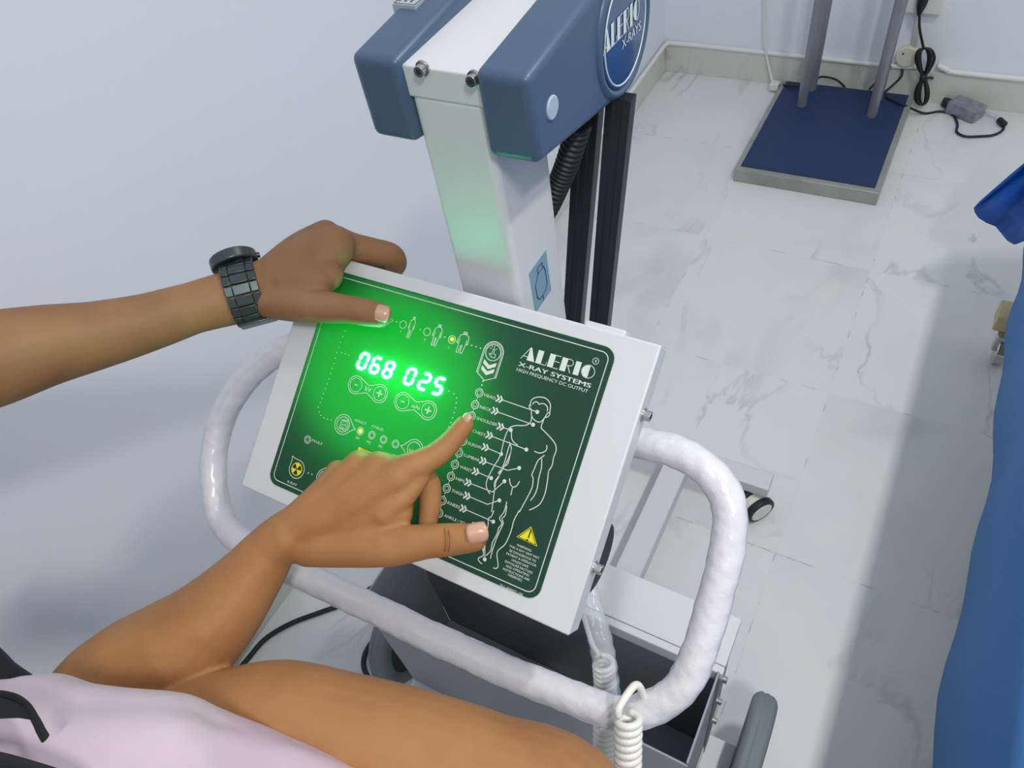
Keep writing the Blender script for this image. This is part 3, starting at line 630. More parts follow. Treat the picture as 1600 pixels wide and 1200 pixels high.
# --- printed graphics on the film
HT = 0.0008
pf = lambda h: (lambda u_, v_: P3(u_, v_, h))
g = B(); G = pf(HT)
def S(pts, wpx=1.1, closed=False, bm=None, sp_=0):
    P = [uv(*p) for p in pts]
    if sp_: P = [(v.x, v.y) for v in spline([Vector((p[0], p[1], 0)) for p in P], sp_)]
    line3(bm or g, P, wpx * 0.00054, G, closed)
def ring(px, py, r, wpx=1.1, bm=None):
    c = uv(px, py); rr = r * 0.00054; line3(bm or g, arcpts(c[0], c[1], rr, 0, 345, 23), wpx * 0.00054, G, True)
def disc(px, py, r, bm=None, h=HT):
    c = uv(px, py); fill(bm or g, arcpts(c[0], c[1], r * 0.00054, 0, 345, 23), pf(h))
def txt(s, px, py, px2=None, py2=None, hpx=None, bold=0.0, align='L', bm=None, hgt=HT):
    c = uv(px, py); wd = None
    if px2 is not None: e = uv(px2, py2); wd = e[0] - c[0]
    text_mesh(bm or g, s, lambda x, y: P3(c[0] + x, c[1] + y, hgt), bold=bold, width=wd, height=hpx * 0.00054 if hpx else None, align=align)
# border
bo = 0.0046
line3(g, rrect(MU0 + bo, MU1 - bo, MV0 + bo, MV1 - bo, MR - .004), 0.0007, G, True)
def Z2(x, y): return (400 + x / 4, 400 + y / 4)
def Z3(x, y): return (680 + x / 4, 500 + y / 4)
def Z4(x, y): return (660 + x / 4, 700 + y / 4)
def Z5(x, y): return (400 + x / 4, 600 + y / 4)
def tear(px, py, r, tx, ty, wpx=1.1):
    """round key with a pointed side"""
    c = Vector(uv(px, py)); t = Vector(uv(tx, ty)); d = t - c; a = math.degrees(math.atan2(d.y, d.x)); rr = r * .00054
    pts = arcpts(c.x, c.y, rr, a + 38, a + 322, 30); e = Vector(pts[-1]); s0 = Vector(pts[0]); dn = d.normalized()
    pts += [tuple(e.lerp(t, .5) - (e.lerp(t, .5) - (c + dn * (e.lerp(t, .5) - c).dot(dn))) * .30), tuple(t - dn * rr * .05), tuple(s0.lerp(t, .5) - (s0.lerp(t, .5) - (c + dn * (s0.lerp(t, .5) - c).dot(dn))) * .30)]
    line3(g, pts, wpx * .00054, G, True)
tear(597, 497, 16.5, 615, 502); ring(597, 497, 13)
for d in ((880, 412), (1030, 462), (1183, 508), (1350, 560), (1378, 568), (1405, 577)): disc(*Z2(*d), 1.1)
for (x, y, l, lx, ly) in ((922, 430, 'S', 903, 478), (1072, 475, 'M', 1050, 528), (1227, 523, 'L', 1204, 578)):
    ring(*Z2(x, y), 6.2); txt(l, *Z2(lx, ly), hpx=3.6)
def man(cx, cy, k):     # small figure, k = width factor
    def m_(x, y): return Z2(cx + x * k - y * -0.0, cy + y)
    q = lambda x, y: Z2(cx + x * k - (y * 0.33), cy + y + x * k * 0.25)
    S([q(-5, -58), q(-5, -68), q(5, -68), q(5, -58)], 1.2, True); S([q(-13, -44), q(-4, -54), q(5, -54), q(14, -44), q(17, 0), q(14, 6), q(11, -24), q(10, 20), q(8, 60), q(2, 60), q(1, 14), q(-2, 14), q(-4, 60), q(-10, 60), q(-10, 20), q(-11, -24), q(-14, 6), q(-18, 0)], 1.0, True)
man(972, 452, 1.0); man(1132, 500, 1.5); man(1292, 546, 2.0)
# capsule badge with hand and chevrons
def capsule(w_, top, bot, tip, wpx):
    cx, cy = uv(*Z3(365, 205)); wu = w_ * .00054; L = []
    L += arcpts(cx, cy, wu, 0, 180, 18)
    low = uv(*Z3(310, 372)); yb = low[1] + wu * .45 ; dx = 0
    L += [(cx - wu, yb), (cx, yb - wu * .55), (cx + wu, yb)]
    line3(g, L, wpx * .00054, G, True)
capsule(17.0, 0, 0, 0, 1.3); capsule(14.8, 0, 0, 0, 0.8); ring(*Z3(365, 205), 12.6, 1.2)
for cy_ in (262, 300, ):
    cx0, cy0 = uv(*Z3(365 - (cy_ - 205) * .35, cy_ + 6)); k = .00054 * 11; th = .00054 * 7
    for sgn in (-1, 1): fill(g, [(cx0, cy0 - k * .35), (cx0 + sgn * k, cy0 + k * .25), (cx0 + sgn * k, cy0 + k * .25 - th * .9), (cx0, cy0 - k * .35 - th * .9)][::sgn], G)
S([Z3(352, 232), Z3(340, 212), Z3(346, 208), Z3(356, 216), Z3(366, 182), Z3(374, 184), Z3(368, 212), Z3(380, 218), Z3(374, 238)], .9, True)
for a in ((362, 172, 358, 160), (372, 176, 378, 162), (354, 180, 344, 174), (380, 186, 392, 182)): S([Z3(*a[:2]), Z3(*a[2:])], .8)
for d in ((301, 383), (294, 407)): disc(*Z3(*d), 1.2)
# LED column with names, arrows and pointers
rows = [('HEAD', Z3(278, 455), Z3(405, 495), [Z3(640, 575)]), ('NECK', Z3(252, 530), Z3(378, 570), [Z3(614, 655)]), ('SHOULDER', Z3(230, 600), Z3(412, 668), [Z3(475, 688)]),
        ('CHEST', Z3(206, 680), Z3(342, 722), [Z3(572, 810)]), ('ELBOW', Z3(178, 757), Z3(317, 797), [Z3(415, 838)]), ('LUMBAR', Z3(152, 830), Z3(303, 882), [Z3(455, 940), Z3(527, 925)]),
        ('WRIST', Z3(126, 903), Z3(257, 948), [Z3(352, 988)]), ('HIPS', Z3(101, 977), Z3(210, 1017), [Z4(440, 275), Z4(515, 208)]), ('THIGH', Z3(75, 1052), Z3(203, 1100), [Z4(410, 352), Z4(483, 327)]),
        ('KNEES', Z3(49, 1128), Z4(260, 380), [Z4(445, 460)]), ('ANKLE / FOOT', Z4(108, 407), Z4(330, 490), [Z4(395, 520), Z4(392, 695)])]
for i, (s, rg, ar, ln_) in enumerate(rows):
    ring(*rg, 6.2, 1.2); ring(*rg, 3.4, 0.8)
    txt(s, rg[0] + 7.2, rg[1] + 5.2, ar[0] - 6.5, ar[1] + 1, hpx=4.6, bold=0.008)
    au, av = uv(*ar)
    for dx in (-.0015, .0015):
        line3(g, [(au + dx - .0014, av + .0028), (au + dx + .0010, av), (au + dx - .0014, av - .0028)], .0014, G)
    S([(ar[0] + 3, ar[1] + 1)] + ln_, 1.2); disc(*ln_[-1], 3.0)
    if i < 10:
        nx = rows[i + 1][1]
        for k in (.42, .60): disc(rg[0] + (nx[0] - rg[0]) * k, rg[1] + (nx[1] - rg[1]) * k, .9)
# body outline
body = [([(600, 540), (597, 520), (610, 495), (640, 483), (680, 485), (708, 503), (722, 530), (720, 560), (718, 580)], 3), ([(612, 528), (620, 515), (640, 513), (652, 527), (670, 522), (690, 528), (704, 548), (702, 572)], 3),
        ([(592, 530), (590, 545), (602, 560), (605, 600), (622, 625), (648, 638), (668, 632), (690, 605), (702, 585), (716, 578), (718, 590), (706, 605), (690, 610)], 3),
        ([(605, 595), (602, 628), (590, 648), (560, 660), (510, 660), (470, 672), (447, 710), (430, 760), (408, 850), (372, 910), (345, 960), (322, 1015), (326, 1055), (345, 1088)], 3),
        ([(684, 615), (664, 670), (684, 695), (722, 735), (752, 775), (758, 815), (742, 860), (732, 910), (710, 945)], 3), ([(710, 948), (703, 1010), (688, 1085), (660, 1145), (625, 1172), (590, 1188)], 3),
        ([(480, 695), (480, 740), (495, 765), (518, 782)], 3), ([(622, 820), (655, 832), (690, 820), (700, 800), (698, 782)], 3),
        ([(466, 762), (478, 800), (470, 840), (440, 905), (400, 975), (375, 1010), (372, 1045)], 3), ([(470, 770), (452, 830), (430, 905), (395, 960)], 3), ([(478, 810), (455, 900), (420, 920), (398, 985), (380, 1020), (355, 1200)], 3),
        ([(686, 845), (645, 878), (622, 930), (606, 968), (614, 990), (608, 1045), (585, 1095), (550, 1160), (528, 1200)], 3), ([(668, 865), (666, 925), (650, 985), (640, 1050), (622, 1095), (598, 1128)], 3),
        ([(466, 990), (472, 1025), (490, 1045), (512, 1035), (530, 1008)], 3), ([(485, 1048), (475, 1095)], 0)]
for pts, sp_ in body: S([Z3(*p) for p in pts], 1.35, sp_=sp_)
legs = [[(450, 390), (432, 430), (415, 440), (412, 490), (396, 560), (385, 640), (382, 672), (352, 688), (360, 712), (376, 722)], [(372, 600), (385, 660)], [(530, 335), (512, 400), (484, 438), (500, 470), (478, 500)], [(530, 360), (520, 420), (500, 440), (508, 470), (490, 510), (462, 575), (440, 640), (428, 690)],
        [(478, 500), (468, 540), (440, 590), (430, 640), (400, 672)], [(608, 390), (575, 450), (556, 520), (520, 600), (480, 635), (468, 665), (476, 735), (462, 752), (445, 748)]]
for pts in legs: S([Z4(*p) for p in pts], 1.35, sp_=3)
# key pads kV / mAs
def dumb(p1, p2, r1, r2, lab, lp, l2):
    a = Vector(uv(*p1)); c = Vector(uv(*p2)); d = (c - a); L_ = d.length; d.normalize(); nn = Vector((-d.y, d.x)); k = .00054; an = math.degrees(math.atan2(d.y, d.x))
    pts = arcpts(a.x, a.y, r1 * k, an + 55, an + 305, 22)
    m1 = a.lerp(c, .5) - nn * r1 * k * .42; m2 = a.lerp(c, .5) + nn * r1 * k * .42
    pts += [tuple(m1)] + arcpts(c.x, c.y, r1 * k, an - 125, an + 125, 22) + [tuple(m2)]
    line3(g, pts, 1.1 * k, G, True)
    for q_ in (p1, p2): ring(*q_, r2, .9)
    u1 = uv(*p1); line3(g, [(u1[0] - .0019, u1[1]), (u1[0] + .0019, u1[1])], .0010, G)
    u2 = uv(*p2); line3(g, [(u2[0] - .0031, u2[1]), (u2[0] + .0031, u2[1])], .0014, G); line3(g, [(u2[0], u2[1] - .0031), (u2[0], u2[1] + .0031)], .0014, G)
    txt(lab, *lp, *l2)
dumb(Z2(628, 806), Z2(775, 860), 15.0, 11.6, 'kV', Z2(682, 842), Z2(720, 852)); dumb(Z2(920, 911), Z2(1078, 965), 15.0, 11.6, 'mAs', Z2(975, 945), Z2(1025, 958))
dl = [(560, 470), (545, 505), (533, 540), (522, 572), (510, 605), (500, 640), (490, 672), (480, 703), (470, 735), (460, 768), (447, 800), (437, 832), (425, 862), (415, 890), (405, 915), (393, 945), (398, 975), (408, 996), (428, 1012), (450, 1020), (474, 1026), (538, 605), (562, 612), (585, 622)]
for d in dl: disc(*Z2(*d), 1.0)
for d in ((1208, 845), (1240, 862), (1257, 888), (1254, 918), (1249, 950), (1241, 980), (1231, 1012), (1220, 1040), (1208, 1068)): disc(*Z2(*d), 1.0)
tear(*Z2(548, 1053), 16.5, *Z2(627, 1084)); ring(*Z2(548, 1053), 12.5)
S([Z2(530, 1080), Z2(522, 1072), Z2(542, 1022), Z2(578, 1030), Z2(578, 1060), Z2(566, 1096)], .9, True); S([Z2(532, 1076), Z2(540, 1052), Z2(568, 1058), Z2(562, 1084)], .8, True); txt('M', *Z2(540, 1076), hpx=3)
for k in range(4): S([Z2(550 + k * 7, 1023 + k * 2), Z2(547 + k * 7, 1036 + k * 2)], 1.0)
for p in ((655, 1095), (727, 1120), (800, 1147), (875, 1175)): ring(*Z2(*p), 6.2, 1.1); ring(*Z2(*p), 3.8, .8)
txt('ADULT', *Z2(618, 1030), *Z2(690, 1052), hpx=4); txt('CHILD', *Z2(725, 1068), *Z2(796, 1090), hpx=4)
txt('M1', *Z2(626, 1142), hpx=4.4); txt('M2', *Z2(694, 1168), hpx=4.4); txt('M3', *Z2(767, 1194), hpx=4.4)
tear(*Z5(990, 410), 16, *Z5(905, 386)); ring(*Z5(990, 410), 12); txt('SAVE', *Z5(955, 418), *Z5(1022, 432), hpx=4.6, bold=.01)
ring(*Z5(326, 348), 6.2, 1.1); ring(*Z5(326, 348), 3.4, .8); txt('FAULT', *Z5(352, 358), *Z5(416, 384), hpx=4.4)
tear(*Z5(258, 532), 15.5, *Z5(232, 448)); txt('X-RAY', *Z5(196, 614), *Z5(258, 636), hpx=4.6, bold=.008)
for d in ((330, 557), (353, 565)): disc(*Z5(*d), 1.2)
tear(*Z5(430, 590), 15.5, *Z5(462, 508)); ring(*Z5(430, 590), 12)
# company lettering
lo_ = uv(*Z3(537, 238)); hi_ = uv(*Z3(1000, 338)); art_deco(g, lambda x, y: P3(lo_[0] + x, lo_[1] + y - .0003, HT), (hi_[0] - lo_[0]) * 1.0, 0.0108)
txt('X-RAY SYSTEMS', *Z3(520, 286), *Z3(972, 421), hpx=6.6, bold=.020); txt('HIGH FREQUENCY DC OUTPUT', *Z3(509, 318), *Z3(955, 452), hpx=5.0)
ring(*Z3(1005, 258), 4.6, .8); txt('R', *Z3(998, 266), hpx=4.6)
wl = ['WARNING-', 'THIS X-RAY UNIT MAY', 'BE DANGEROUS TO', 'PATIENT & OPERATOR', 'UNLESS SAFE', 'EXPOSURE FACTORS', 'AND OPERATING', 'INSTRUCTIONS ARE', 'OBSERVED.']
for s, p in zip(wl, [(637, 630), (636, 656), (627, 680), (618, 703), (610, 727), (602, 750), (594, 772), (586, 795), (580, 816)]): txt(s, *Z4(*p), hpx=3.5, align='C')
txt('351-000071-08', *Z4(484, 862), *Z4(628, 916), hpx=3.8)
obj('printed_graphics', g, M_white_ink, bx, recalc=False, label='white printed symbols and lettering')
# yellow printed marks, each with its black print
def mark(nm, yel, blk, lab):
    global g, G
    g = B(); G = pf(HT); yel(); n0 = len(g.faces); G = pf(HT + .0002); blk(); g.faces.ensure_lookup_table()
    for f in g.faces[n0:]: f.material_index = 1
    obj(nm, g, [M_yellow, M_blackink], bx, recalc=False, label=lab)
tri = [uv(*Z4(682, 490)), uv(*Z4(590, 555)), uv(*Z4(720, 615))]; ce = Vector(((tri[0][0] + tri[1][0] + tri[2][0]) / 3, (tri[0][1] + tri[1][1] + tri[2][1]) / 3))
def tri_b(): line3(g, [tuple(ce + (Vector(p) - ce) * .84) for p in tri], .0005, G, True); S([Z4(682, 510), Z4(665, 562)], 1.8); disc(*Z4(657, 576), 1.6, g, HT + .0002)
mark('warning_triangle', lambda: fill(g, tri, G), tri_b, 'yellow warning triangle with exclamation mark')
k = .00054; tc_ = uv(*Z5(258, 532))
def tre(c, r0, r1):
    for a in (30, 150, 270): fill(g, [(c[0] + math.cos(math.radians(a + s_)) * rr, c[1] + math.sin(math.radians(a + s_)) * rr) for rr, s_ in ((r0, -30), (r1, -30), (r1 * 1.04, 0), (r1, 30), (r0, 30))], G)
mark('radiation_symbol', lambda: disc(*Z5(258, 532), 11.0, g), lambda: (tre(tc_, 2.6 * k, 9.4 * k), disc(*Z5(258, 532), 1.6, g, HT + .0002)), 'yellow disc with black radiation trefoil')
u0 = uv(*Z5(645, 392)); cc_ = (u0[0] + .016, u0[1] - .0105)
mark('caution_label', lambda: fill(g, [(u0[0], u0[1]), (u0[0] + .032, u0[1]), (u0[0] + .032, u0[1] - .016), (u0[0], u0[1] - .016)][::-1], G), lambda: (txt('CAUTION', *Z5(662, 408), *Z5(740, 436), hpx=4.2, bm=g, hgt=HT + .0002), tre(cc_, .0012, .0045)), 'yellow caution label half under the hand')
# lit indicators
for p in (Z2(1229, 522), Z2(656, 1095), Z3(205, 681)):
    b = B(); c = uv(*p); r = .0017
    prism(b, arcpts(c[0], c[1], r, 0, 337.5, 15), lambda a, d_: P3(a, d_, HT), lambda a, d_: P3(a, d_, HT + .0006)); obj('indicator_light', b, M_led, bx, label='lit yellow indicator')
# seven segment digits
SEG = {'0': 'abcdef', '6': 'acdefg', '8': 'abcdefg', '2': 'abdeg', '5': 'acdfg'}
def digit(ch, px, py):
    c = uv(px, py); Wd_, H_, t_ = .0078, .0138, .0025; shr = .13; bm = B()
    def f_(x, y, h): return P3(c[0] + x + y * shr, c[1] + y, h)
    segs = {'a': ((-.5, .5), (.5, .5)), 'b': ((.5, .5), (.5, 0)), 'c': ((.5, 0), (.5, -.5)), 'd': ((-.5, -.5), (.5, -.5)), 'e': ((-.5, 0), (-.5, -.5)), 'f': ((-.5, .5), (-.5, 0)), 'g': ((-.5, 0), (.5, 0))}
    for s in SEG[ch]:
        (x0, y0_), (x1, y1_) = segs[s]; a = Vector((x0 * Wd_, y0_ * H_)); e = Vector((x1 * Wd_, y1_ * H_)); d = (e - a).normalized(); n2 = Vector((-d.y, d.x)) * t_ / 2
        a2 = a + d * t_ * .12; e2 = e - d * t_ * .12
        pts = [tuple(a2), tuple(a2 + d * t_ * .45 + n2), tuple(e2 - d * t_ * .45 + n2), tuple(e2), tuple(e2 - d * t_ * .45 - n2), tuple(a2 + d * t_ * .45 - n2)]
        prism(bm, pts, lambda x, y: f_(x, y, HT), lambda x, y: f_(x, y, HT + .0006))
    return obj('display_digit', bm, M_digit, bx, label='glowing green-white digit')
for ch, p in zip('068025', ((568.5, 564.5), (588, 571), (608, 578), (641.5, 588.5), (664, 596.5), (686, 603.5))): digit(ch, *p)

# ------------------------------------------------------------------ coiled hand-switch cord hung over the handle
cc = empty('coiled_cord', W(975, 1110, 0.59), 'white coiled switch cord looped over the wrapped handle', 'cord')
b = B()
up_ = spline([W(900, 895, .668), W(912, 960, .660), W(925, 1005, .655), W(938, 1025, .650)], 6)
ha = helix(W(943, 1033, .650), W(948, 1100, .668), 0.0082, 9, 16, 1.0)
tube(b, up_ + ha, 0.0024, 10); obj('cord_behind', b, M_cord, cc, smooth=True)
b = B(); hb = helix(W(946, 1130, .650), W(946, 1235, .660), 0.0088, 13, 16); tube(b, hb, 0.0026, 10); obj('coil_below', b, M_cord, cc, smooth=True)
b = B()
lp = spline([W(1006, 1092, .600), W(1000, 1074, .588), W(992, 1071, .583), W(980, 1085, .575), W(967, 1106, .570), W(966, 1118, .571)], 8)
hc = helix(W(982, 1121, .572), W(980, 1240, .580), 0.0082, 10.5, 18, 2.2)
tube(b, lp, 0.0031, 12); tube(b, hc, 0.0031, 12); obj('coil_front', b, M_cord, cc, smooth=True)
b = B()
cs_ = spline([W(917, 905, .665), W(928, 960, .655), W(940, 1010, .648), W(948, 1060, .655), W(952, 1105, .672)], 8)
tube(b, cs_, [(.0085 + .0032 * min(i / 12, 1) + .0009 * math.sin(i * 1.9), .0075 + .002 * min(i / 12, 1)) for i in range(len(cs_))], 20, caps=False)
bg = thing(obj('plastic_sleeve', b, M_clear, smooth=True), 'clear plastic sleeve around the coiled cord behind the handle', 'sleeve')

# ------------------------------------------------------------------ black power cord on the floor
fl = lambda x, y: at(x, y, Z=0.006)
b = B(); tube(b, spline([fl(300, 1130), fl(340, 1085), fl(385, 1032), fl(415, 998), fl(455, 974), fl(500, 957), fl(540, 942), fl(583, 917), fl(640, 880), fl(700, 860)], 10), 0.0058, 10)
obj('mains_cable', b, M_black, mc, smooth=True, label='black cable crossing the floor near the left wall')
b = B(); tube(b, spline([fl(680, 960), fl(630, 968), fl(598, 988), fl(575, 1012), fl(568, 1038), fl(578, 1062), fl(605, 1085), fl(640, 1120)], 10), 0.0058, 10)
obj('mains_cable', b, M_black, mc, smooth=True, label='black cable curling beside the left wheel')

# ================================================================== THE PEOPLE
def flesh(bm, pts, seg=16, up=None):
    """pts: (Vector, ra, rb) -> rounded tapering limb piece"""
    P = [p[0] for p in pts]; n = 6
    Q = spline(P, n); R = []
    for i in range(len(Q)):
        k = min(i / n, len(pts) - 1); a = int(k); c = min(a + 1, len(pts) - 1); t = k - a 
        R.append((pts[a][1] * (1 - t) + pts[c][1] * t, pts[a][2] * (1 - t) + pts[c][2] * t))
    # rounded ends
    t0 = (Q[0] - Q[1]).normalized(); t1 = (Q[-1] - Q[-2]).normalized(); A = []; RA = []
    for j in (90, 75, 55, 30):
        a = math.radians(j); A.append(Q[0] + t0 * R[0][1] * math.sin(a)); RA.append((R[0][0] * math.cos(a) + 1e-4, R[0][1] * math.cos(a) + 1e-4))
    E = []; RE = []
    for j in (30, 55, 75, 90):
        a = math.radians(j); E.append(Q[-1] + t1 * R[-1][1] * math.sin(a)); RE.append((R[-1][0] * math.cos(a) + 1e-4, R[-1][1] * math.cos(a) + 1e-4))
    tube(bm, A + Q + E, RA + R + RE, seg, up=up)
def finish(o, vox=0.0018, it=9):
    r = o.modifiers.new('remesh', 'REMESH'); r.mode = 'VOXEL'; r.voxel_size = vox; r.use_smooth_shade = True
    s = o.modifiers.new('smooth', 'SMOOTH'); s.factor = 0.5; s.iterations = it
def nail(parent, c, d, nrm, wd, ln_):
    d = d.normalized(); nrm = (nrm - d * nrm.dot(d)).normalized(); s = d.cross(nrm); b = B(); g = []
    for i in range(9):
        t = -1 + 2 * i / 8; row = []
        for k in range(9):
            q = -1 + 2 * k / 8; ext = ln_ * (1 - .25 * q * q if t > 0 else 1 - .12 * q * q)
            row.append(b.verts.new(c + d * t * ext + s * q * wd * (1 - .10 * t * t) + nrm * (-(q * q) * wd * .45 - max(t, 0) ** 2 * .0012)))
        g.append(row)
    for i in range(8):
        for k in range(8): b.faces.new((g[i][k], g[i][k + 1], g[i + 1][k + 1], g[i + 1][k]))
    o = obj('fingernail', b, M_nail, parent, smooth=True); s_ = o.modifiers.new('s', 'SOLIDIFY'); s_.thickness = .0007; s_.offset = 0; return o

# --- person pointing at the keypad
b = B(); up = -fwd
K = lambda x, y, h: hp(x, y, h)
wr = K(452, 832, 0.052)
# index
flesh(b, [(K(600, 745, .044), .0145, .0125), (K(634, 733, .041), .0125, .0115), (K(676, 714, .030), .0105, .0100), (K(704, 690, .018), .0094, .0088), (K(727, 662, .0085), .0080, .0072)])
# middle, curled under
flesh(b, [(K(590, 728, .040), .0125, .0120), (K(640, 738, .026), .0105, .0105), (K(668, 752, .014), .0100, .0095), (K(672, 785, .0105), .0092, .0088), (K(668, 818, .0100), .0082, .0080)])
flesh(b, [(K(560, 725, .038), .0120, .0115), (K(608, 740, .018), .0100, .0100), (K(632, 765, .011), .0092, .0090), (K(632, 805, .0100), .0080, .0080)])
flesh(b, [(K(528, 738, .036), .0110, .0105), (K(566, 752, .018), .0090, .0090), (K(586, 778, .011), .0082, .0080), (K(585, 806, .0100), .0074, .0072)])
# metacarpals (back of the hand)
for (mx_, my_, r0, r1) in ((622, 742, .0165, .0130), (592, 730, .0165, .0128), (560, 728, .0160, .0122), (530, 742, .0150, .0115)):
    flesh(b, [(wr, .0200, .0175), (K((452 + mx_) / 2 + 2, (832 + my_) / 2 + 2, .050), .0180, .0150), (K(mx_, my_, .044), r0 * .9, r1)])
flesh(b, [(K(470, 828, .048), .022, .017), (K(545, 805, .044), .022, .0155), (K(608, 782, .040), .0170, .0135)])
flesh(b, [(K(520, 835, .042), .018, .016), (K(590, 812, .038), .017, .0145), (K(622, 800, .036), .0130, .0115)])
flesh(b, [(K(600, 800, .040), .0150, .0125), (K(628, 775, .038), .0130, .0110), (K(655, 745, .034), .0085, .0090)])
# thumb
flesh(b, [(K(480, 848, .045), .0200, .0175), (K(545, 853, .042), .0175, .0155), (K(610, 853, .039), .0165, .0148), (K(668, 846, .035), .0136, .0122), (K(705, 843, .032), .0130, .0115), (K(742, 840, .029), .0112, .0095)])
# forearm, elbow, upper arm, shoulder
flesh(b, [(wr, .0240, .0190), (W(425, 856, .605), .0255, .0210), (W(390, 902, .606), .0340, .0270), (W(341, 959, .606), .0460, .0350), (W(286, 1008, .605), .0520, .0420), (W(212, 1050, .604), .0490, .0440), (W(160, 1085, .600), .0440, .0430)], 24)
flesh(b, [(W(165, 1092, .598), .042, .042), (W(240, 1130, .585), .0420, .0430), (W(340, 1142, .566), .0450, .0450), (W(430, 1134, .552), .0470, .0460), (W(520, 1150, .543), .0455, .0450), (W(640, 1180, .532), .0450, .0450), (W(760, 1222, .520), .0455, .0460), (W(900, 1290, .505), .0460, .048), (Vector((1.035, -2.86, 1.00)), .052, .055), (Vector((1.06, -3.00, 1.10)), .062, .062), (Vector((1.00, -3.12, 1.12)), .06, .06)], 24)
def head_on(bm, c, f, r=.076):      # neck, head, nose, ears; c = head centre, f = facing
    f = Vector(f).normalized(); sd = Vector((f.y, -f.x, 0)).normalized(); z = Vector((0, 0, 1))
    flesh(bm, [(c - z * .21 - f * .03, .060, .055), (c - z * .13 - f * .015, .050, .050), (c - z * .07, .052, .055)], 20)
    flesh(bm, [(c - z * .070 + f * .025, .046, .050), (c - z * .02 + f * .01, .068, .078), (c + z * .03, r, .088), (c + z * .07 - f * .005, .058, .070)], 24, up=f)
    flesh(bm, [(c + z * .005 + f * .088, .008, .008), (c - z * .03 + f * .100, .013, .012)], 12)
    for k in (-1, 1): flesh(bm, [(c + sd * k * .074 + z * .012, .008, .018), (c + sd * k * .076 - z * .025, .006, .012)], 12, up=f)
    flesh(bm, [(c - z * .058 + f * .082 - sd * .018, .006, .006), (c - z * .058 + f * .088, .008, .008), (c - z * .058 + f * .082 + sd * .018, .006, .006)], 10)
def head_parts(par, c, f, hair_m):
    f = Vector(f).normalized(); sd = Vector((f.y, -f.x, 0)).normalized(); z = Vector((0, 0, 1))
    bm = B(); flesh(bm, [(c - z * .045 - f * .045, .062, .050), (c + z * .02 - f * .028, .081, .080), (c + z * .072 - f * .018, .072, .082), (c + z * .085 - f * .01, .05, .065)], 24, up=f); h = obj('hair', bm, hair_m, par, smooth=True)
    for k in (-1, 1):
        bm = B(); flesh(bm, [(c + sd * k * .031 + f * .076 + z * .008, .011, .009), (c + sd * k * .031 + f * .077 + z * .007, .011, .009)], 12); obj('eye', bm, mat('eye_dark', (40, 30, 26), .15), par, smooth=True)
def legs_on(par, hip, feet, m, shoe):
    bm = B(); flesh(bm, [(hip + Vector((-.09, 0, .06)), .11, .11), (hip + Vector((.09, 0, .06)), .11, .11)], 20)
    for ft in feet:
        k = 1 if ft[0] > hip.x else -1
        flesh(bm, [(hip + Vector((k * .09, 0, 0)), .092, .10), (Vector((ft[0], ft[1] + .02, .48)), .065, .068), (Vector((ft[0], ft[1] - .02, .10)), .050, .052)], 20)
    o = obj('trousers', bm, m, par, smooth=True); finish(o, .006, 4)
    for ft in feet:
        bm = B(); flesh(bm, [(Vector((ft[0], ft[1] - .04, .045)), .040, .042), (Vector((ft[0] + ft[2] * .08, ft[1] + ft[3] * .08, .040)), .044, .038), (Vector((ft[0] + ft[2] * .16, ft[1] + ft[3] * .16, .034)), .040, .030)], 18); obj('shoe', bm, shoe, par, smooth=True)
M_trs = mat('dark_trousers', (44, 48, 60), .85); M_shoe = mat('black_shoe', (28, 28, 30), .5); M_hair = mat('black_hair', (20, 17, 16), .6)
HB = Vector((.96, -3.16, 1.40)); head_on(b, HB, (-.35, 1, 0))
flesh(b, [(Vector((.78, -3.24, 1.08)), .050, .052), (Vector((.72, -3.34, .86)), .042, .044), (Vector((.72, -3.26, .66)), .028, .030), (Vector((.73, -3.22, .58)), .020, .036)], 20)
for k in range(4): flesh(b, [(Vector((.728, -3.245 + k * .017, .555)), .0085, .0085), (Vector((.735, -3.240 + k * .017, .515)), .0080, .0080), (Vector((.745, -3.235 + k * .016, .488 + abs(k - 1.6) * .008)), .0070, .0070)], 10)
flesh(b, [(Vector((.732, -3.19, .60)), .010, .010), (Vector((.742, -3.168, .565)), .009, .009), (Vector((.748, -3.162, .535)), .008, .008)], 10)
pB = obj('person', b, M_skinB, None, smooth=True); finish(pB)
thing(pB, 'person in a pink top, pointing with an index finger at the keypad', 'person')
nail(pB, K(746, 834, .0385), ray(762, 832) - ray(730, 838), -fwd, .0080, .0082)
nail(pB, K(727, 653, .0140), K(735, 648, 0) - K(722, 668, 0), -fwd * .7 - right * .5, .0042, .0048)
b = B()
for (x0, y0_, x1, y1_, bow) in ((695, 821, 694, 867, 3.0), (701, 823, 700, 866, 4.0)):
    pts = []
    for i in range(9):
        t = i / 8; q_ = 4 * t * (1 - t); pts.append(K(x0 + bow * (q_ - .5), y0_ + (y1_ - y0_) * t, .0335 + .0118 * (q_ ** .5)))
    tube(b, pts, [.0001] + [.0004] * 7 + [.0001], 6)
obj('thumb_crease', b, M_crease, pB, smooth=True)

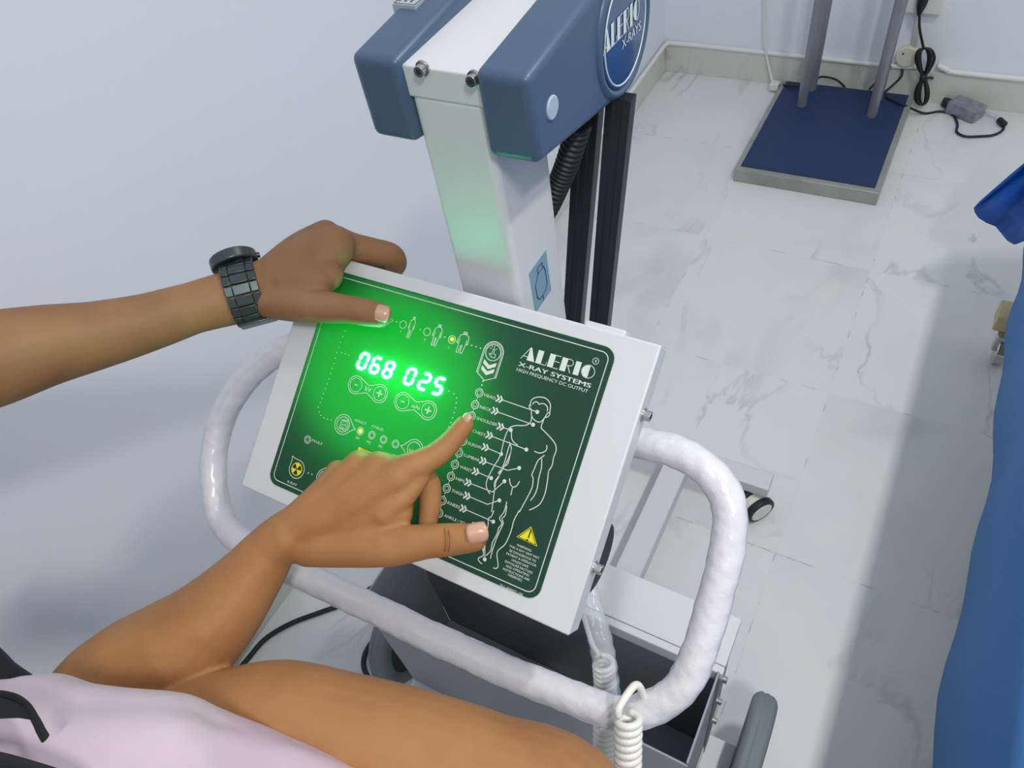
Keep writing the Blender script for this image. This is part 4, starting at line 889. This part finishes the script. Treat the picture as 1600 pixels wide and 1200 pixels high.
# pink top
b = B(); out = [(-160, 1095), (-60, 1078), (0, 1070), (45, 1063), (100, 1080), (180, 1090), (265, 1100), (312, 1122), (350, 1138), (405, 1160), (470, 1183), (550, 1216), (640, 1262), (740, 1325)]
o3 = spline([Vector((x, y, 0)) for x, y in out], 6); rg = []
for i, p in enumerate(o3):
    dep = .470 + .010 * math.sin(i * .12); Rr = .070; cpt = W(p.x, p.y + Rr * FPX / dep, dep)
    row = []
    for k in range(41):
        a = math.radians(-100 + 200 * k / 40)     # from behind-top over the front and down
        fold = 1 + .020 * math.sin(k * .9 + i * .16) + .016 * math.sin(k * .45 - i * .22 + 1) + .008 * math.sin(i * .7 + k * .2)
        if abs(a + math.radians(0)) < 0: pass
        row.append(b.verts.new(cpt + (-down * math.cos(a) - fwd * math.sin(a)) * Rr * (fold if k > 18 else 1 + (fold - 1) * .25)))
    rg.append(row)
for a_, c_ in zip(rg, rg[1:]):
    for k in range(40): b.faces.new((a_[k], a_[k + 1], c_[k + 1], c_[k]))
tb = B(); flesh(tb, [(Vector((.93, -3.34, .84)), .155, .11), (Vector((.93, -3.30, .98)), .150, .11), (Vector((.94, -3.22, 1.12)), .175, .105), (Vector((.95, -3.18, 1.19)), .12, .075)], 32, up=Vector((0, 1, 0)))
flesh(tb, [(Vector((.90, -3.22, 1.13)), .075, .075), (Vector((.79, -3.24, 1.09)), .066, .066), (Vector((.735, -3.31, .95)), .056, .056)], 20); flesh(tb, [(Vector((.94, -3.18, 1.12)), .085, .085), (Vector((.86, -3.08, 1.05)), .09, .08)], 20)
flesh(tb, [(Vector((.98, -3.16, 1.13)), .080, .080), (Vector((1.06, -3.03, 1.10)), .070, .070), (Vector((1.045, -2.93, 1.05)), .062, .062)], 20)
tbo = obj('shirt', tb, M_pink, pB, smooth=True, label='pale pink shirt body and sleeves'); finish(tbo, .005, 4)
head_parts(pB, HB, (-.35, 1, 0), M_hair); legs_on(pB, Vector((.93, -3.38, .86)), ((.84, -3.42, 0, 1), (1.03, -3.42, 0, 1)), M_trs, M_shoe)
shp = obj('pink_top', b, M_pink, pB, smooth=True, label='pale pink cotton top'); s = shp.modifiers.new('s', 'SOLIDIFY'); s.thickness = .003
# --- black bag with strap at the lower left
bgE = empty('black_bag', W(-60, 1100, .6), 'black bag with curved strap at the lower left, against the pink top', 'bag')
b = B(); flesh(b, [(W(-160, 1020, .66), .05, .03), (W(-60, 1045, .655), .03, .03), (W(0, 1068, .65), .0185, .02), (W(45, 1078, .645), .011, .012), (W(72, 1074, .64), .006, .006)]); obj('bag_body', b, M_dblack, bgE, smooth=True)
def on_top(x, y, off=.004):      # a point just in front of the pink cloth
    ytop = 1066 + max(0, x - 60) * .3; dl_ = max(y - ytop, 0) * .47 / FPX; r_ = .070; return W(x, y, .470 - math.sqrt(max(r_ * r_ - (r_ - min(dl_, r_)) ** 2, 0)) - off)
b = B(); sp_ = spline([on_top(*q_) for q_ in ((-60, 1095), (-15, 1086), (20, 1090), (42, 1104), (56, 1126), (64, 1142), (71, 1154))], 8); tube(b, sp_, [(.0030, .0014)] * len(sp_), 12, up=-fwd); obj('strap', b, M_dblack, bgE, smooth=True)
b = B(); pts = [(-60, 1096), (-30, 1088), (0, 1089), (25, 1096), (42, 1108), (54, 1126), (30, 1122), (0, 1123), (-30, 1125), (-60, 1126)]
A_ = [b.verts.new(on_top(x, y, .0045)) for x, y in pts]; C_ = [b.verts.new(on_top(x, y, .0020)) for x, y in pts]
for q_ in range(4): b.faces.new((A_[q_], A_[q_ + 1], A_[8 - q_], A_[9 - q_])); b.faces.new((C_[9 - q_], C_[8 - q_], C_[q_ + 1], C_[q_]))
b.faces.new((A_[4], A_[5], A_[5 + 0], A_[5])) if False else None
for i in range(len(pts)): j_ = (i + 1) % len(pts); b.faces.new((A_[i], A_[j_], C_[j_], C_[i]))
obj('flap', b, M_dblack, bgE, bevel=.0005)
b = B(); tube(b, spline([on_top(*q_) for q_ in ((-60, 1182), (0, 1190), (45, 1200), (90, 1212), (120, 1222))], 6), [(.0060 - i * .00012, .0016) for i in range(25)], 12, up=-fwd); obj('lower_strap', b, M_dblack, bgE, smooth=True)

# --- person with the wristwatch, holding the box corner
b = B()
K = hp
wA = W(422, 452, .690)
def HA(x, y, dep): return W(x, y, dep)
# forearm
eA = Vector((.300, -2.83, 1.185)); HD = Vector((.215, -3.20, 1.60))
flesh(b, [(Vector((.20, -3.12, 1.34)), .058, .058), (Vector((.215, -3.05, 1.33)), .055, .055), (Vector((.25, -2.94, 1.25)), .048, .050), (eA, .043, .045)], 24)
head_on(b, HD, (1, .35, 0))
flesh(b, [(Vector((.20, -3.38, 1.30)), .050, .052), (Vector((.19, -3.43, 1.06)), .042, .044), (Vector((.24, -3.42, .84)), .028, .030), (Vector((.26, -3.41, .76)), .036, .020)], 20)
for k in range(4): flesh(b, [(Vector((.237 + k * .017, -3.41, .735)), .0085, .0085), (Vector((.241 + k * .017, -3.405, .695)), .0080, .0080), (Vector((.247 + k * .016, -3.40, .668 + abs(k - 1.6) * .008)), .0070, .0070)], 10)
flesh(b, [(Vector((.295, -3.405, .78)), .010, .010), (Vector((.312, -3.398, .745)), .009, .009), (Vector((.315, -3.392, .715)), .008, .008)], 10)
flesh(b, [(eA, .045, .045), (HA(-150, 590, .585), .047, .046), (HA(-20, 562, .615), .0425, .041), (HA(70, 540, .632), .0360, .035), (HA(150, 524, .648), .0305, .030), (HA(230, 504, .662), .0255, .026), (HA(300, 482, .674), .0220, .0235), (HA(360, 466, .682), .0215, .025), (wA, .0205, .029)], 24, up=-down)
# back of hand: knuckle line index -> little (hidden side)
def D(x, y, dep): return W(x, y, dep)
flesh(b, [(wA, .020, .028), (D(462, 430, .680), .021, .029), (D(500, 402, .672), .020, .027), (D(522, 386, .668), .016, .020)], 20, up=-down)
flesh(b, [(D(425, 438, .694), .020, .022), (D(468, 395, .690), .018, .018), (D(508, 366, .684), .0155, .0135)], 18)
flesh(b, [(D(430, 450, .702), .018, .02), (D(475, 400, .702), .017, .016), (D(512, 374, .698), .0145, .0130)], 18)
# index: knuckle, out along the top edge, then down behind the box
flesh(b, [(D(510, 372, .678), .0155, .0150), (D(548, 386, .682), .0140, .0140), (D(585, 393, .690), .0125, .0125), (D(611, 399, .700), .0118, .0118), (D(619, 412, .716), .0105, .0105), (D(612, 424, .736), .0092, .0092)])
flesh(b, [(D(508, 376, .694), .0145, .0140), (D(545, 388, .706), .0125, .0120), (D(580, 398, .720), .0115, .0110), (D(598, 412, .738), .0100, .0100), (D(590, 424, .752), .0088, .0088)])
flesh(b, [(D(500, 384, .706), .0135, .0130), (D(530, 396, .722), .0115, .0110), (D(562, 404, .738), .0105, .0100), (D(570, 420, .752), .0090, .0090)])
# thumb with its ball
flesh(b, [(D(425, 470, .685), .017, .020), (D(462, 475, .668), .0165, .0170), (D(510, 480, .648), .0145, .0142), (D(548, 484, .634), .0120, .0120), (D(572, 488, .627), .0120, .0115), (D(594, 492, .621), .0108, .0100)])
flesh(b, [(D(455, 440, .678), .019, .024), (D(492, 436, .664), .017, .022), (D(512, 430, .660), .0115, .015)], up=-down)
pA = obj('person', b, M_skinA, None, smooth=True); finish(pA)
thing(pA, 'person wearing a dark metal watch, gripping the upper left corner of the control box', 'person')
nail(pA, W(597, 489, .6065), ray(608, 492) - ray(582, 485), -fwd, .0070, .0060)
tb = B(); flesh(tb, [(Vector((.20, -3.24, .92)), .150, .105), (Vector((.20, -3.23, 1.08)), .145, .105), (Vector((.20, -3.22, 1.28)), .175, .105), (Vector((.20, -3.21, 1.37)), .12, .075)], 32, up=Vector((1, 0, 0)))
flesh(tb, [(Vector((.20, -3.16, 1.34)), .078, .078), (Vector((.215, -3.06, 1.33)), .068, .068), (Vector((.240, -2.975, 1.275)), .060, .060)], 20)
flesh(tb, [(Vector((.20, -3.28, 1.34)), .078, .078), (Vector((.20, -3.38, 1.31)), .068, .068), (Vector((.19, -3.42, 1.17)), .058, .058)], 20)
o_ = obj('shirt', tb, mat('grey_blue_cotton', (120, 134, 150), .85), pA, smooth=True); finish(o_, .005, 4)
head_parts(pA, HD, (1, .35, 0), M_hair); legs_on(pA, Vector((.20, -3.24, .92)), ((.14, -3.32, 1, 0), (.24, -3.14, 1, 0)), M_trs, M_shoe)
# wristwatch
wt = B(); axd = (HA(430, 447, .690) - HA(340, 470, .680)).normalized(); wc_ = HA(384, 457, .686)
e1_ = (-down - axd * (-down).dot(axd)).normalized(); e2_ = axd.cross(e1_)
watch = empty('wristwatch', wc_, '', ''); del watch['label']; del watch['category']; watch.parent = pA; watch.matrix_parent_inverse = Matrix.Identity(4)
nl = 18
def wp(a, r_off=0): return wc_ + e1_ * math.cos(a) * (.0285 + r_off) + e2_ * math.sin(a) * (.0245 + r_off)
for i in range(nl):
    a0 = 2 * math.pi * (i + .06) / nl; a1 = 2 * math.pi * (i + .94) / nl
    for (w0, w1, ro) in ((-.0150, -.0078, 0), (-.0076, .0076, .0005), (.0078, .0150, 0)):
        vs = []
        for a in (a0, a1):
            for rr in (-.0012 + ro, .0016 + ro):
                for ww in (w0, w1): vs.append(wt.verts.new(wp(a, rr) + axd * ww))
        for f_ in ((0, 1, 3, 2), (4, 6, 7, 5), (0, 4, 5, 1), (2, 3, 7, 6), (0, 2, 6, 4), (1, 5, 7, 3)): wt.faces.new([vs[q_] for q_ in f_])
obj('watch_band', wt, M_watch, watch, bevel=.0007, label='dark metal link band')
cdir = (e1_ * .96 + fwd * .22 - axd * .10).normalized(); cb = wc_ + e1_ * .0280 + fwd * .004 - axd * .003
b = B(); cyl(b, cb - cdir * .002, cb + cdir * .0085, .0215, 40); obj('watch_case', b, M_watch, watch, bevel=.0015)
b = B(); cyl(b, cb + cdir * .0084, cb + cdir * .0093, .0175, 40); obj('watch_face', b, M_wface, watch)
b = B(); cyl(b, cb + axd * .021 + cdir * .004, cb + axd * .024 + cdir * .004, .0028, 16); obj('crown', b, M_watch, watch, bevel=.0005)
b = B(); vs_ = []
for a in (math.pi - .42, math.pi + .30):
    for rr in (.0010, .0050):
        for ww in (-.0135, .0200): vs_.append(b.verts.new(wp(a, rr) + axd * ww))
for f_ in ((0, 1, 3, 2), (4, 6, 7, 5), (0, 4, 5, 1), (2, 3, 7, 6), (0, 2, 6, 4), (1, 5, 7, 3)): b.faces.new([vs_[q_] for q_ in f_])
obj('clasp', b, M_watch, watch, bevel=.0012)
